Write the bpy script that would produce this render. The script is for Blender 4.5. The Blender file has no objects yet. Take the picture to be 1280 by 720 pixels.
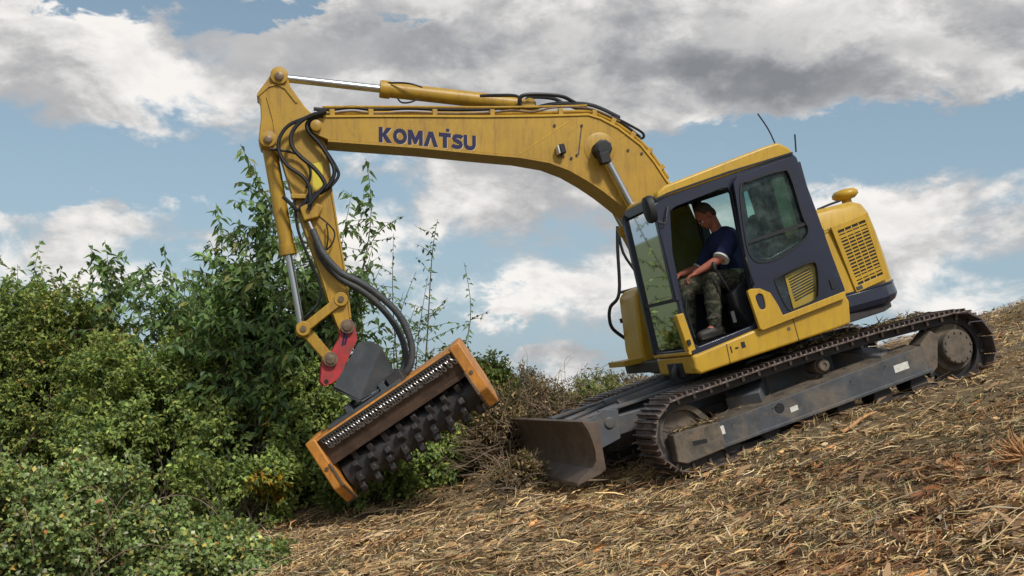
import bpy, bmesh, math, random
import numpy as np
from mathutils import Vector, Matrix
from mathutils.geometry import tessellate_polygon

rng = np.random.default_rng(7)
random.seed(7)
R_ = math.radians

# ------------------------------------------------------------------ camera
# machine frame: X forward, Y left, Z up, origin under the slewing centre on the track plane.
FPX = 1350.3                                    # focal length in photo pixels (1280 wide)
CAM_M = np.array([5.35425902, 10.38878151, 1.68421517])
RC = np.array([[-0.93419389, 0.25105894, -0.25347817],
               [-0.23383822, 0.10570989, 0.96651183],
               [0.26944659, 0.96218232, -0.04004636]])
SWING = R_(-2.5178)
PITCH = R_(5.5)
up_m = math.cos(PITCH) * RC[1] - math.sin(PITCH) * RC[2]
X_m = RC[0]
Y_m = np.cross(up_m, X_m)
MW = np.stack([X_m, Y_m, up_m])                 # machine -> world rotation
CAM_W = MW @ CAM_M

scene = bpy.context.scene
col = scene.collection
cam_d = bpy.data.cameras.new('camera')
cam = bpy.data.objects.new('camera', cam_d)
col.objects.link(cam)
cam_d.sensor_width = 36.0
cam_d.lens = FPX / 1280 * 36
cam_d.clip_start = 0.05
cam_d.clip_end = 20000
cam.location = CAM_W
cam.rotation_euler = (math.pi / 2 + PITCH, 0, 0)
scene.camera = cam

# ------------------------------------------------------------------ light
SUN_EL, SUN_AZ = R_(47), R_(150)                # azimuth from +Y (view direction) towards +X (right)
sun_dir = Vector((math.sin(SUN_AZ) * math.cos(SUN_EL), math.cos(SUN_AZ) * math.cos(SUN_EL), math.sin(SUN_EL)))
sd = bpy.data.lights.new('sun', 'SUN')
sd.energy = 2.35
sd.angle = R_(9)
sd.color = (1.0, 0.95, 0.87)
sun = bpy.data.objects.new('sun', sd)
sun.rotation_euler = sun_dir.to_track_quat('Z', 'Y').to_euler()
col.objects.link(sun)

scene.view_settings.view_transform = 'Standard'
scene.view_settings.look = 'None'
scene.view_settings.exposure = 0.36
scene.view_settings.gamma = 1.0
scene.view_settings.use_curve_mapping = False
scene.render.resolution_x, scene.render.resolution_y = 1024, 576


class NT:
    """small helper for node trees"""
    def __init__(self, tree):
        self.t = tree
    def n(self, typ, **kw):
        nd = self.t.nodes.new(typ)
        for k, v in kw.items():
            setattr(nd, k, v)
        return nd
    def set(self, sock, v):
        if isinstance(v, bpy.types.NodeSocket):
            self.t.links.new(v, sock)
        elif v is not None:
            sock.default_value = v
    def math(self, op, a, b=None, c=None, clamp=False):
        nd = self.n('ShaderNodeMath', operation=op, use_clamp=clamp)
        self.set(nd.inputs[0], a)
        if b is not None: self.set(nd.inputs[1], b)
        if c is not None: self.set(nd.inputs[2], c)
        return nd.outputs[0]
    def vmath(self, op, a, b=None):
        nd = self.n('ShaderNodeVectorMath', operation=op)
        self.set(nd.inputs[0], a)
        if b is not None: self.set(nd.inputs[1], b)
        return nd.outputs['Value'] if op in ('LENGTH', 'DOT_PRODUCT', 'DISTANCE') else nd.outputs[0]
    def noise(self, vec, scale, detail=4, rough=0.55, dist=0.0, out=0):
        nd = self.n('ShaderNodeTexNoise')
        if vec is not None: self.set(nd.inputs['Vector'], vec)
        nd.inputs['Scale'].default_value = scale
        nd.inputs['Detail'].default_value = detail
        nd.inputs['Roughness'].default_value = rough
        nd.inputs['Distortion'].default_value = dist
        return nd.outputs[out]
    def ramp(self, fac, stops, interp='LINEAR'):
        nd = self.n('ShaderNodeValToRGB')
        cr = nd.color_ramp
        cr.interpolation = interp
        while len(cr.elements) < len(stops): cr.elements.new(0.5)
        for e, (p, c) in zip(cr.elements, stops):
            e.position = p
            e.color = (c, c, c, 1) if isinstance(c, (int, float)) else (*c, 1)
        self.set(nd.inputs[0], fac)
        return nd.outputs[0]
    def mix(self, fac, a, b, blend='MIX'):
        nd = self.n('ShaderNodeMix', data_type='RGBA', blend_type=blend)
        self.set(nd.inputs[0], fac)
        for s, v in ((nd.inputs[6], a), (nd.inputs[7], b)):
            if isinstance(v, tuple): v = (*v[:3], 1)
            self.set(s, v)
        return nd.outputs[2]
    def maprange(self, v, a, b, c=0.0, d=1.0, smooth=True):
        nd = self.n('ShaderNodeMapRange', interpolation_type='SMOOTHSTEP' if smooth else 'LINEAR')
        self.set(nd.inputs[0], v)
        for i, q in enumerate((a, b, c, d)): nd.inputs[i + 1].default_value = q
        return nd.outputs[0]


# ------------------------------------------------------------------ sky: Nishita with broken cumulus
def build_world():
    w = bpy.data.worlds.new('World')
    scene.world = w
    w.use_nodes = True
    w.cycles.sampling_method = 'MANUAL'
    w.cycles.sample_map_resolution = 256
    t = NT(w.node_tree)
    w.node_tree.nodes.clear()
    out = t.n('ShaderNodeOutputWorld')
    bg = t.n('ShaderNodeBackground')
    sky = t.n('ShaderNodeTexSky', sky_type='NISHITA')
    sky.sun_disc = False
    sky.sun_elevation = SUN_EL
    sky.sun_rotation = SUN_AZ
    sky.altitude = 100
    sky.air_density = 1.0
    sky.dust_density = 1.6
    sky.ozone_density = 1.0
    tc = t.n('ShaderNodeTexCoord')
    d = tc.outputs['Generated']
    sep = t.n('ShaderNodeSeparateXYZ')
    t.set(sep.inputs[0], d)
    az = t.math('ARCTAN2', sep.outputs[0], sep.outputs[1])
    el = t.math('ARCSINE', sep.outputs[2])
    # clouds are wider than tall near the horizon: stretch vertically
    comb = t.n('ShaderNodeCombineXYZ')
    t.set(comb.inputs[0], sep.outputs[0]); t.set(comb.inputs[1], sep.outputs[1])
    t.set(comb.inputs[2], t.math('MULTIPLY', sep.outputs[2], 1.75))
    p = comb.outputs[0]

    def dens(pv):
        a = t.noise(pv, 4.6, 1, 0.5, 0.0)
        b = t.noise(pv, 8.5, 7, 0.60, 0.25)
        return t.math('ADD', t.math('MULTIPLY', a, 0.40), t.math('MULTIPLY', b, 0.60))
    D = dens(p)
    D2 = dens(t.vmath('ADD', p, (0.026, 0.0, 0.065)))
    # ragged edges: the directions of banks and gaps are bent by turbulence
    wn = t.noise(p, 13, 5, 0.62, 0.3, out=1)
    ws = t.n('ShaderNodeSeparateXYZ'); t.set(ws.inputs[0], wn)
    azw = t.math('MULTIPLY_ADD', t.math('SUBTRACT', ws.outputs[0], 0.5), 0.26, az)
    elw = t.math('MULTIPLY_ADD', t.math('SUBTRACT', ws.outputs[1], 0.5), 0.13, el)
    def layout(items):
        acc = None
        for (u, v, su, sv, wgt) in items:
            a0 = math.atan((u - 640) / FPX)
            e0 = PITCH + math.atan((360 - v) / FPX)
            x = t.math('MULTIPLY_ADD', azw, FPX / su, -a0 * FPX / su)
            y = t.math('MULTIPLY_ADD', elw, FPX / sv, -e0 * FPX / sv)
            r2 = t.math('MULTIPLY_ADD', x, x, t.math('MULTIPLY', y, y))
            g = t.math('MULTIPLY', t.math('POWER', 0.45, r2), wgt)
            acc = g if acc is None else t.math('ADD', acc, g)
        return acc
    # where the day's clouds and gaps stand, as directions (photo px centre, px radii, weight)
    bias = layout([(200, 95, 300, 70, .15), (640, 70, 260, 85, .15), (1060, 80, 300, 75, .19),
                   (45, 24, 75, 22, -.30), (325, 8, 95, 20, -.30), (515, 26, 45, 14, -.20),
                   (170, 232, 210, 36, -.20), (1150, 182, 250, 32, -.20), (880, 190, 100, 45, -.12),
                   (120, 290, 200, 34, .12), (620, 240, 150, 60, .12), (1130, 300, 160, 60, .15),
                   (630, 385, 50, 13, .17), (700, 345, 50, 20, .16), (640, 415, 130, 50, -.11), (500, 340, 60, 60, -.08), (700, 446, 90, 14, .13)])
    tone = layout([(1030, 112, 220, 34, -.30), (930, 60, 80, 36, -.12), (690, 45, 60, 40, -.14), (835, 55, 45, 50, .26), (60, 100, 80, 40, .24), (330, 75, 120, 50, .20),
                   (1180, 18, 140, 26, .20), (1100, 285, 110, 55, .16), (640, 370, 100, 30, .22), (560, 235, 50, 22, .20)])
    Db = t.math('ADD', t.math('ADD', D, bias), 0.012)
    cov = t.maprange(Db, 0.465, 0.60)
    thick = t.maprange(Db, 0.56, 0.82)
    relief = t.math('SUBTRACT', D, D2)                      # >0: thinner towards the light -> lit
    lit = t.math('ADD', t.maprange(relief, -0.10, 0.11), tone)
    lit = t.math('ADD', lit, t.math('MULTIPLY', t.math('SUBTRACT', ws.outputs[2], 0.5), 0.55))
    bright = t.math('SUBTRACT', t.math('MULTIPLY_ADD', lit, 0.60, 0.42), t.math('MULTIPLY', thick, 0.30), clamp=True)
    ccol = t.ramp(bright, [(0.0, (0.185, 0.195, 0.21)), (0.3, (0.29, 0.295, 0.31)), (0.6, (0.44, 0.437, 0.437)), (1.0, (0.73, 0.71, 0.685))])
    skyc = t.vmath('MULTIPLY', sky.outputs[0], (0.088, 0.085, 0.074))
    skyc = t.mix(t.maprange(el, 0.02, 0.42, 0.72, 0.25), skyc, (0.27, 0.385, 0.49))
    c = t.mix(cov, skyc, ccol)
    t.set(bg.inputs[0], c)
    bg.inputs[1].default_value = 1.0
    t.set(out.inputs[0], bg.outputs[0])


build_world()


# ------------------------------------------------------------------ pixel -> place helpers
cs_, sn_ = math.cos(SWING), math.sin(SWING)
def to_upper(v):
    return np.array([cs_ * v[0] + sn_ * v[1], -sn_ * v[0] + cs_ * v[1], v[2]])
def from_upper(v):
    return np.array([cs_ * v[0] - sn_ * v[1], sn_ * v[0] + cs_ * v[1], v[2]])
def ray(u, v):
    return RC.T @ np.array([(u - 640) / FPX, -(v - 360) / FPX, -1.0])
CU = to_upper(CAM_M)
def pu(u, v, y):
    """point of the upper structure in plane y (upper frame)"""
    r = to_upper(ray(u, v))
    return CU + r * (y - CU[1]) / r[1]
def pux(u, v, x):
    r = to_upper(ray(u, v))
    return CU + r * (x - CU[0]) / r[0]
def pl(u, v, y):
    r = ray(u, v)
    return CAM_M + r * (y - CAM_M[1]) / r[1]
def pxz(pts, y):
    return [(p[0], p[2]) for p in (pu(u, v, y) for u, v in pts)]


# ------------------------------------------------------------------ terrain (world frame)
nW = MW @ np.array([0, 0, 1.0])
GA, GB = -nW[0] / nW[2], -nW[1] / nW[2]          # slope of the plane the tracks stand on
def vnoise(x, y, seed=0):
    """cheap smooth value noise, vectorised"""
    x = np.asarray(x, float); y = np.asarray(y, float)
    xi, yi = np.floor(x).astype(np.int64), np.floor(y).astype(np.int64)
    fx, fy = x - xi, y - yi
    fx = fx * fx * (3 - 2 * fx); fy = fy * fy * (3 - 2 * fy)
    def h(a, b):
        q = (a * 374761393 + b * 668265263 + seed * 974711) & 0xFFFFFFFF
        q = ((q ^ (q >> 13)) * 1274126177) & 0xFFFFFFFF
        return ((q ^ (q >> 16)) & 0xFFFF) / 65535.0
    return (h(xi, yi) * (1 - fx) + h(xi + 1, yi) * fx) * (1 - fy) + (h(xi, yi + 1) * (1 - fx) + h(xi + 1, yi + 1) * fx) * fy
def sp(t, k):
    """soft ramp: 0 below, t above, rounded over width k"""
    t = np.asarray(t, float)
    return np.where(t < -k, 0, np.where(t > k, t, (t + k) ** 2 / (4 * k)))
def ground_z(x, y, fine=True):
    x = np.asarray(x, float); y = np.asarray(y, float)
    s = GA * x + 0.13 * sp(-1.9 - x, 0.6) + (GA - 0.13 - 0.03) * sp(-9 - x, 3) - 0.9 * GA * sp(x - 12.5, 3)
    z = s + GB * np.clip(y, -14, 7)
    c = sp(y - 7.2 - 0.35 * np.clip(x - 3, 0, 9), 2.6)
    z = z - 0.30 * c + 0.30 * sp(y - 60, 20)
    # pile pushed up before the blade
    m = (np.stack([x, y, z], -1)) @ MW
    z = z + 0.13 * np.exp(-((m[..., 0] - 2.90) / 0.36) ** 2 - ((m[..., 1] + 0.1) / 1.3) ** 4) + 0.16 * np.exp(-((m[..., 0] - 2.85) / 0.3) ** 2 - ((m[..., 1] + 1.0) / .5) ** 2)
    z = z + 0.19 * np.exp(-((m[..., 1] - 1.62) / 0.36) ** 2) / (1 + np.exp((m[..., 0] - 1.25) * 7)) / (1 + np.exp((-2.0 - m[..., 0]) * 5))
    if fine:
        near = np.exp(-(np.maximum(np.hypot(x, y) - 14, 0) / 6) ** 2)
        z = z + near * (0.10 * (vnoise(x * 0.9, y * 0.9, 1) - 0.5) + 0.10 * (vnoise(x * 2.6, y * 2.6, 2) - 0.5) + 0.065 * (vnoise(x * 7, y * 7, 3) - 0.5)
                        - 0.03)
    return z
def gpx(u, v):
    """where the view ray of a photo pixel meets the ground"""
    r = MW @ ray(u, v)
    ts = np.linspace(3.5, 16.2, 2500)
    P = CAM_W + ts[:, None] * r
    dz = P[:, 2] - ground_z(P[:, 0], P[:, 1], False)
    i = int(np.argmax(dz < 0)) if (dz < 0).any() else len(ts) - 1
    return P[i]


# ------------------------------------------------------------------ materials
def mat(name, color, rough=0.5, metal=0.0, var=0.0, vscale=6.0, dirt=None, dirt_amt=0.0, dscale=4.0, bump=0.0, bscale=40.0, coat=0.0, spec=0.5, dirt2=None, streak=None):
    m = bpy.data.materials.new(name)
    m.use_nodes = True
    t = NT(m.node_tree)
    b = m.node_tree.nodes['Principled BSDF']
    tc = t.n('ShaderNodeNewGeometry').outputs['Position']
    c = (*color, 1)
    cs = None
    if var > 0:
        n = t.noise(tc, vscale, 6, 0.65)
        cs = t.mix(t.maprange(n, 0.3, 0.7), tuple(x * (1 - var) for x in color), tuple(min(1, x * (1 + var)) for x in color))
    r_s = rough
    if dirt is not None:
        n = t.noise(tc, dscale, 9, 0.7, 0.4)
        f = t.maprange(n, 0.62 - 0.35 * dirt_amt, 0.72 - 0.12 * dirt_amt, 0, min(1.0, 0.35 + dirt_amt))
        n2 = t.noise(tc, dscale * 9, 6, 0.7)
        f = t.math('MULTIPLY', f, t.maprange(n2, 0.25, 0.7, 0.35, 1.0))
        cs = t.mix(f, cs if cs is not None else c, dirt)
        r_s = t.math('MULTIPLY_ADD', f, max(0, 0.85 - rough), rough)
    if streak is not None:                       # run-down streaks and faded patches
        mp = t.n('ShaderNodeMapping'); t.set(mp.inputs[0], tc); mp.inputs['Scale'].default_value = (9, 9, 1.3)
        f = t.maprange(t.noise(mp.outputs[0], 2.2, 7, 0.72), 0.44, 0.70, 0, 0.85)
        cs = t.mix(f, cs if cs is not None else c, streak[0])
        f2 = t.maprange(t.noise(tc, 1.7, 8, 0.75, 1.0), 0.52, 0.70, 0, 0.65)
        cs = t.mix(f2, cs, streak[1])
        f3 = t.maprange(t.noise(tc, 26, 6, 0.8, 0.6), 0.64, 0.70, 0, 0.8)      # chips down to primer and rust
        cs = t.mix(f3, cs, (0.13, 0.075, 0.04))
        r_s = t.math('MULTIPLY_ADD', f2, 0.25, rough)
    if dirt2 is not None:                        # fine specks / scratches
        n = t.noise(tc, 55, 3, 0.8)
        cs = t.mix(t.maprange(n, 0.66, 0.74, 0, 0.6), cs if cs is not None else c, dirt2)
    t.set(b.inputs['Base Color'], cs if cs is not None else c)
    t.set(b.inputs['Roughness'], r_s)
    b.inputs['Metallic'].default_value = metal
    b.inputs['Coat Weight'].default_value = coat
    b.inputs['Specular IOR Level'].default_value = spec
    if bump > 0:
        bp = t.n('ShaderNodeBump')
        bp.inputs['Strength'].default_value = bump
        bp.inputs['Distance'].default_value = 0.01
        t.set(bp.inputs['Height'], t.noise(tc, bscale, 6, 0.65))
        t.set(b.inputs['Normal'], bp.outputs[0])
    return m


def glass_mat(name, tint, refl=1.45):
    m = bpy.data.materials.new(name)
    m.use_nodes = True
    t = NT(m.node_tree)
    m.node_tree.nodes.clear()
    o = t.n('ShaderNodeOutputMaterial')
    tr = t.n('ShaderNodeBsdfTransparent'); tr.inputs[0].default_value = (*tint, 1)
    gl = t.n('ShaderNodeBsdfGlossy'); gl.inputs['Roughness'].default_value = 0.03
    fr = t.n('ShaderNodeFresnel'); fr.inputs[0].default_value = refl
    di = t.n('ShaderNodeBsdfDiffuse'); di.inputs[0].default_value = (0.30, 0.40, 0.38, 1)
    tc = t.n('ShaderNodeNewGeometry').outputs['Position']
    dust_sheen = t.maprange(t.noise(tc, 7, 6, 0.7), 0.4, 0.75, 0.02, 0.16)  # patchy dust, coloured teal to paint in some of the panes' pale reflection
    m1 = t.n('ShaderNodeMixShader'); t.set(m1.inputs[0], dust_sheen); t.set(m1.inputs[1], tr.outputs[0]); t.set(m1.inputs[2], di.outputs[0])
    m2 = t.n('ShaderNodeMixShader'); t.set(m2.inputs[0], fr.outputs[0]); t.set(m2.inputs[1], m1.outputs[0]); t.set(m2.inputs[2], gl.outputs[0])
    t.set(o.inputs[0], m2.outputs[0])
    return m


MUD = (0.16, 0.115, 0.07)
M = dict(
    yellow=mat('yellow_paint', (0.51, 0.31, 0.024), 0.40, 0, 0.08, 2.0, (0.34, 0.20, 0.05), 0.10, 8.0, 0.03, 60, dirt2=(0.40, 0.24, 0.04), streak=((0.40, 0.24, 0.035), (0.50, 0.32, 0.06))),
    yellow_worn=mat('worn_yellow_paint', (0.42, 0.25, 0.024), 0.44, 0, 0.10, 2.0, (0.20, 0.11, 0.035), 0.22, 9.0, 0.08, 60, dirt2=(0.20, 0.12, 0.04), streak=((0.29, 0.16, 0.03), (0.42, 0.26, 0.055))),
    navy=mat('navy_paint', (0.012, 0.016, 0.036), 0.36, 0, 0.15, 3, (0.06, 0.055, 0.05), 0.08, 3.0, 0.04, 50, coat=0.1),
    slate=mat('slate_paint', (0.075, 0.085, 0.10), 0.5, 0, 0.2, 4, MUD, 0.55, 3.0, 0.15, 50),
    frame=mat('muddy_frame_paint', (0.058, 0.064, 0.074), 0.55, 0, 0.25, 5, (0.17, 0.135, 0.095), 0.5, 3.2, 0.25, 40),
    steel=mat('worn_track_steel', (0.21, 0.17, 0.155), 0.36, 0.8, 0.35, 9, (0.14, 0.09, 0.06), 0.45, 7, 0.25, 70),
    dark=mat('dark_steel', (0.035, 0.032, 0.034), 0.55, 0.2, 0.3, 6, (0.10, 0.08, 0.06), 0.35, 5, 0.15, 60),
    mudsteel=mat('mud_caked_steel', (0.10, 0.085, 0.07), 0.75, 0.1, 0.35, 7, (0.19, 0.145, 0.10), 0.6, 6, 0.4, 50),
    blade=mat('scuffed_blade_steel', (0.115, 0.085, 0.066), 0.5, 0.3, 0.3, 4, (0.13, 0.080, 0.05), 0.5, 3.0, 0.2, 40),
    chrome=mat('chrome_rod', (0.55, 0.56, 0.58), 0.28, 1.0),
    rubber=mat('black_rubber', (0.010, 0.010, 0.013), 0.42, 0, 0.2, 10, (0.04, 0.035, 0.03), 0.1, 6),
    hosegrey=mat('hose_sleeve', (0.045, 0.05, 0.055), 0.55, 0, 0.25, 20, bump=0.4, bscale=90),
    black=mat('black_plastic', (0.008, 0.009, 0.013), 0.6, 0, 0.2, 8),
    seat=mat('black_seat_fabric', (0.018, 0.019, 0.024), 0.85, 0, 0.2, 12),
    orange=mat('orange_paint', (0.56, 0.225, 0.03), 0.5, 0, 0.18, 4, (0.16, 0.085, 0.045), 0.5, 6, 0.12, 50, dirt2=(0.17, 0.10, 0.06), streak=((0.34, 0.14, 0.03), (0.50, 0.25, 0.06))),
    brown=mat('rusty_hood_steel', (0.085, 0.055, 0.042), 0.5, 0.4, 0.3, 6, (0.13, 0.075, 0.045), 0.5, 5, 0.2, 50),
    chain=mat('bright_chain_steel', (0.30, 0.29, 0.29), 0.34, 0.9, 0.2, 20),
    red=mat('faded_red_paint', (0.42, 0.035, 0.04), 0.5, 0, 0.2, 6, (0.14, 0.07, 0.05), 0.42, 9, 0.1, 50, dirt2=(0.30, 0.16, 0.14)),
    bracket=mat('charcoal_paint', (0.052, 0.058, 0.066), 0.5, 0, 0.2, 5, (0.10, 0.09, 0.08), 0.3, 5, 0.1, 50),
    pin=mat('greasy_pin_steel', (0.17, 0.12, 0.085), 0.5, 0.5, 0.3, 20),
    white=mat('white_label', (0.62, 0.62, 0.58), 0.6, 0, 0.1, 30, (0.2, 0.17, 0.13), 0.35, 20),
    label=mat('yellow_label', (0.66, 0.55, 0.05), 0.5),
    logo=mat('logo_blue', (0.004, 0.005, 0.055), 0.4, 0, 0.15, 5),
    logoedge=mat('logo_pale_edge', (0.62, 0.55, 0.45), 0.5),
    glass=glass_mat('cab_glass', (0.70, 0.84, 0.81), 1.3),
    clear=glass_mat('windscreen_glass', (0.50, 0.66, 0.62), 1.16),
    vent=glass_mat('door_lower_glass', (0.88, 0.93, 0.88), 1.12),
    skin=mat('skin', (0.40, 0.14, 0.095), 0.5, 0, 0.12, 14, spec=0.35),
    hair=mat('grey_brown_hair', (0.075, 0.062, 0.052), 0.8, 0, 0.4, 90, bump=0.5, bscale=160),
    shirt=mat('navy_polo_cloth', (0.014, 0.022, 0.085), 0.9, 0, 0.2, 9, bump=0.3, bscale=25),
    trim=mat('white_sleeve_trim', (0.6, 0.6, 0.6), 0.8),
    boot=mat('dark_boot_leather', (0.03, 0.026, 0.022), 0.6, 0, 0.3, 12),
    floor=mat('grey_floor_mat', (0.14, 0.14, 0.15), 0.7, 0, 0.2, 8, MUD, 0.4, 6),
)
def camo():
    m = mat('camouflage_cloth', (0.05, 0.055, 0.04), 0.9)
    t = NT(m.node_tree); b = m.node_tree.nodes['Principled BSDF']
    tc = t.n('ShaderNodeNewGeometry').outputs['Position']
    n = t.noise(tc, 16, 2, 0.5, 0.6)
    c = t.ramp(n, [(0.0, (0.025, 0.025, 0.02)), (0.44, (0.055, 0.065, 0.035)), (0.52, (0.12, 0.10, 0.075)), (0.6, (0.045, 0.036, 0.03))], 'CONSTANT')
    t.set(b.inputs['Base Color'], c)
    return m
M['camo'] = camo()


# ------------------------------------------------------------------ mesh helpers
class MB:
    def __init__(self):
        self.v, self.f = [], []
    def add(self, vs, fs):
        o = len(self.v)
        self.v += [tuple(map(float, p)) for p in vs]
        self.f += [tuple(i + o for i in f) for f in fs]
        return self
    def prism(self, poly, y0, y1):
        """(x,z) outline between two y planes"""
        n = len(poly)
        a = sum(poly[i][0] * poly[(i + 1) % n][1] - poly[(i + 1) % n][0] * poly[i][1] for i in range(n))
        if a < 0: poly = poly[::-1]
        if y0 > y1: y0, y1 = y1, y0
        vs = [(x, y0, z) for x, z in poly] + [(x, y1, z) for x, z in poly]
        fs = [tuple(range(n)), tuple(range(2 * n - 1, n - 1, -1))]
        fs += [((i + 1) % n, i, n + i, n + (i + 1) % n) for i in range(n)]
        return self.add(vs, fs)
    def plate(self, outer, holes, y0, y1):
        """(x,z) outline with holes, thickness in y"""
        loops = [outer] + list(holes)
        pts = [p for l in loops for p in l]
        tri = tessellate_polygon([[Vector((x, z, 0)) for x, z in l] for l in loops])
        n = len(pts)
        vs = [(x, y0, z) for x, z in pts] + [(x, y1, z) for x, z in pts]
        fs = [tuple(t) for t in tri] + [tuple(n + i for i in t[::-1]) for t in tri]
        o = 0
        for l in loops:
            k = len(l)
            fs += [(o + i, o + (i + 1) % k, n + o + (i + 1) % k, n + o + i) for i in range(k)]
            o += k
        return self.add(vs, fs)
    def box(self, c, s, ax=None):
        c = np.array(c, float); s = np.array(s, float) / 2
        A = np.eye(3) if ax is None else np.array([np.array(a, float) for a in ax])
        vs = [c + sx * s[0] * A[0] + sy * s[1] * A[1] + sz * s[2] * A[2] for sx in (-1, 1) for sy in (-1, 1) for sz in (-1, 1)]
        return self.add(vs, [(0, 1, 3, 2), (4, 6, 7, 5), (0, 4, 5, 1), (2, 3, 7, 6), (0, 2, 6, 4), (1, 5, 7, 3)])
    def bar(self, p0, p1, w, h, up=(0, 0, 1)):
        """box beam from p0 to p1, w across, h along up"""
        p0, p1 = np.array(p0, float), np.array(p1, float)
        d = p1 - p0; L = np.linalg.norm(d); d /= L
        s = np.cross(up, d); s /= np.linalg.norm(s); u = np.cross(d, s)
        return self.box((p0 + p1) / 2, (L, w, h), (d, s, u))
    def rings(self, rings, closed_ring=True, cap=True):
        n = len(rings[0])
        vs = [p for r in rings for p in r]
        fs = []
        for k in range(len(rings) - 1):
            for i in range(n if closed_ring else n - 1):
                j = (i + 1) % n
                fs.append((k * n + i, k * n + j, (k + 1) * n + j, (k + 1) * n + i))
        if cap:
            fs.append(tuple(range(n))[::-1])
            fs.append(tuple((len(rings) - 1) * n + i for i in range(n)))
        return self.add(vs, fs)
    def lathe(self, p0, p1, prof, n=20):
        """profile [(t along axis 0..1 or metres, r)] with t in metres from p0 towards p1"""
        p0, p1 = np.array(p0, float), np.array(p1, float)
        d = p1 - p0; L = np.linalg.norm(d); d /= L
        a = np.cross(d, (0, 0, 1) if abs(d[2]) < .9 else (1, 0, 0)); a /= np.linalg.norm(a); b = np.cross(d, a)
        ang = np.linspace(0, 2 * math.pi, n, endpoint=False)
        return self.rings([[p0 + d * t + r * (a * math.cos(q) + b * math.sin(q)) for q in ang] for t, r in prof])
    def cyl(self, p0, p1, r, n=20, r1=None):
        L = np.linalg.norm(np.array(p1, float) - np.array(p0, float))
        return self.lathe(p0, p1, [(0, r), (L, r if r1 is None else r1)], n)
    def tube(self, pts, r, n=8, smooth=4):
        P = [np.array(p, float) for p in pts]
        if smooth > 1 and len(P) > 2: P = catmull(P, smooth)
        rr = r if hasattr(r, '__len__') else [r] * len(P)
        if len(rr) != len(P): rr = np.interp(np.linspace(0, 1, len(P)), np.linspace(0, 1, len(rr)), rr)
        rings = []
        u = None
        for i, p in enumerate(P):
            d = P[min(i + 1, len(P) - 1)] - P[max(i - 1, 0)]
            d = d / (np.linalg.norm(d) + 1e-9)
            if u is None:
                u = np.cross(d, (0.3, 0.5, 0.81)); u /= np.linalg.norm(u)
            u = u - d * (u @ d); u /= np.linalg.norm(u) + 1e-9
            w = np.cross(d, u)
            rings.append([p + rr[i] * (u * math.cos(a) + w * math.sin(a)) for a in np.linspace(0, 2 * math.pi, n, endpoint=False)])
        return self.rings(rings)
    def ellipsoid(self, c, r, ax=None, nu=14, nv=9):
        A = np.eye(3) if ax is None else np.array(ax, float)
        c = np.array(c, float)
        rings = []
        for k in range(nv + 1):
            th = math.pi * k / nv
            rr = max(math.sin(th), 1e-3)
            rings.append([c + A[0] * r[0] * rr * math.cos(q) + A[1] * r[1] * rr * math.sin(q) + A[2] * r[2] * math.cos(th)
                          for q in np.linspace(0, 2 * math.pi, nu, endpoint=False)])
        return self.rings(rings)
    def ribbon(self, pts, th, y0, y1):
        """plate following an (x,z) polyline, th to its left side"""
        P = np.array(pts, float)
        T = np.gradient(P, axis=0); T /= np.linalg.norm(T, axis=1)[:, None]
        N = np.stack([-T[:, 1], T[:, 0]], 1)
        return self.prism([tuple(p) for p in P] + [tuple(p) for p in (P + N * th)[::-1]], y0, y1)


def catmull(P, k):
    out = []
    n = len(P)
    for i in range(n - 1):
        p0, p1, p2, p3 = P[max(i - 1, 0)], P[i], P[i + 1], P[min(i + 2, n - 1)]
        for j in range(k):
            t = j / k
            out.append(0.5 * ((2 * p1) + (-p0 + p2) * t + (2 * p0 - 5 * p1 + 4 * p2 - p3) * t * t + (-p0 + 3 * p1 - 3 * p2 + p3) * t ** 3))
    out.append(P[-1])
    return out


def catmull_closed(P, k):
    P = [np.array(p, float) for p in P]
    out = []
    n = len(P)
    for i in range(n):
        p0, p1, p2, p3 = P[i - 1], P[i], P[(i + 1) % n], P[(i + 2) % n]
        for j in range(k):
            t = j / k
            out.append(tuple(0.5 * ((2 * p1) + (-p0 + p2) * t + (2 * p0 - 5 * p1 + 4 * p2 - p3) * t * t + (-p0 + 3 * p1 - 3 * p2 + p3) * t ** 3)))
    return out


def finish(name, me, m, parent=None, bevel=0.0, smooth=True, seg=2, angle=35, kind=None):
    me.materials.append(M[m] if isinstance(m, str) else m)
    if smooth:
        me.shade_smooth()
        me.set_sharp_from_angle(angle=R_(angle))
    o = bpy.data.objects.new(name, me)
    col.objects.link(o)
    if parent is not None: o.parent = parent
    if bevel > 0:
        b = o.modifiers.new('bevel', 'BEVEL')
        b.width = bevel; b.segments = seg; b.limit_method = 'ANGLE'; b.angle_limit = R_(32)
        b.use_clamp_overlap = True
    if kind: o['kind'] = kind
    return o


def part(name, mb, m, parent=None, upper=False, bevel=0.0, smooth=True, seg=2, angle=35, label=None, kind=None, recalc=True):
    v = mb.v
    if upper: v = [tuple(from_upper(p)) for p in v]
    me = bpy.data.meshes.new(name)
    me.from_pydata(v, [], mb.f)
    if recalc:
        bm = bmesh.new(); bm.from_mesh(me)
        bmesh.ops.recalc_face_normals(bm, faces=bm.faces)
        bm.to_mesh(me); bm.free()
    me.update()
    o = finish(name, me, m, parent, bevel, smooth, seg, angle, kind)
    if label: o['label'] = label
    return o


def tag(o, label, cat, group=None, kind=None):
    o['label'] = label
    if cat: o['category'] = cat
    if group: o['group'] = group
    if kind: o['kind'] = kind
    return o


def empty(name, loc=(0, 0, 0)):
    o = bpy.data.objects.new(name, None)
    o.empty_display_size = 0.3
    col.objects.link(o)
    o.location = loc
    return o


M_WORLD = Matrix(((*MW[0], 0), (*MW[1], 0), (*MW[2], 0), (0, 0, 0, 1)))


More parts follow.
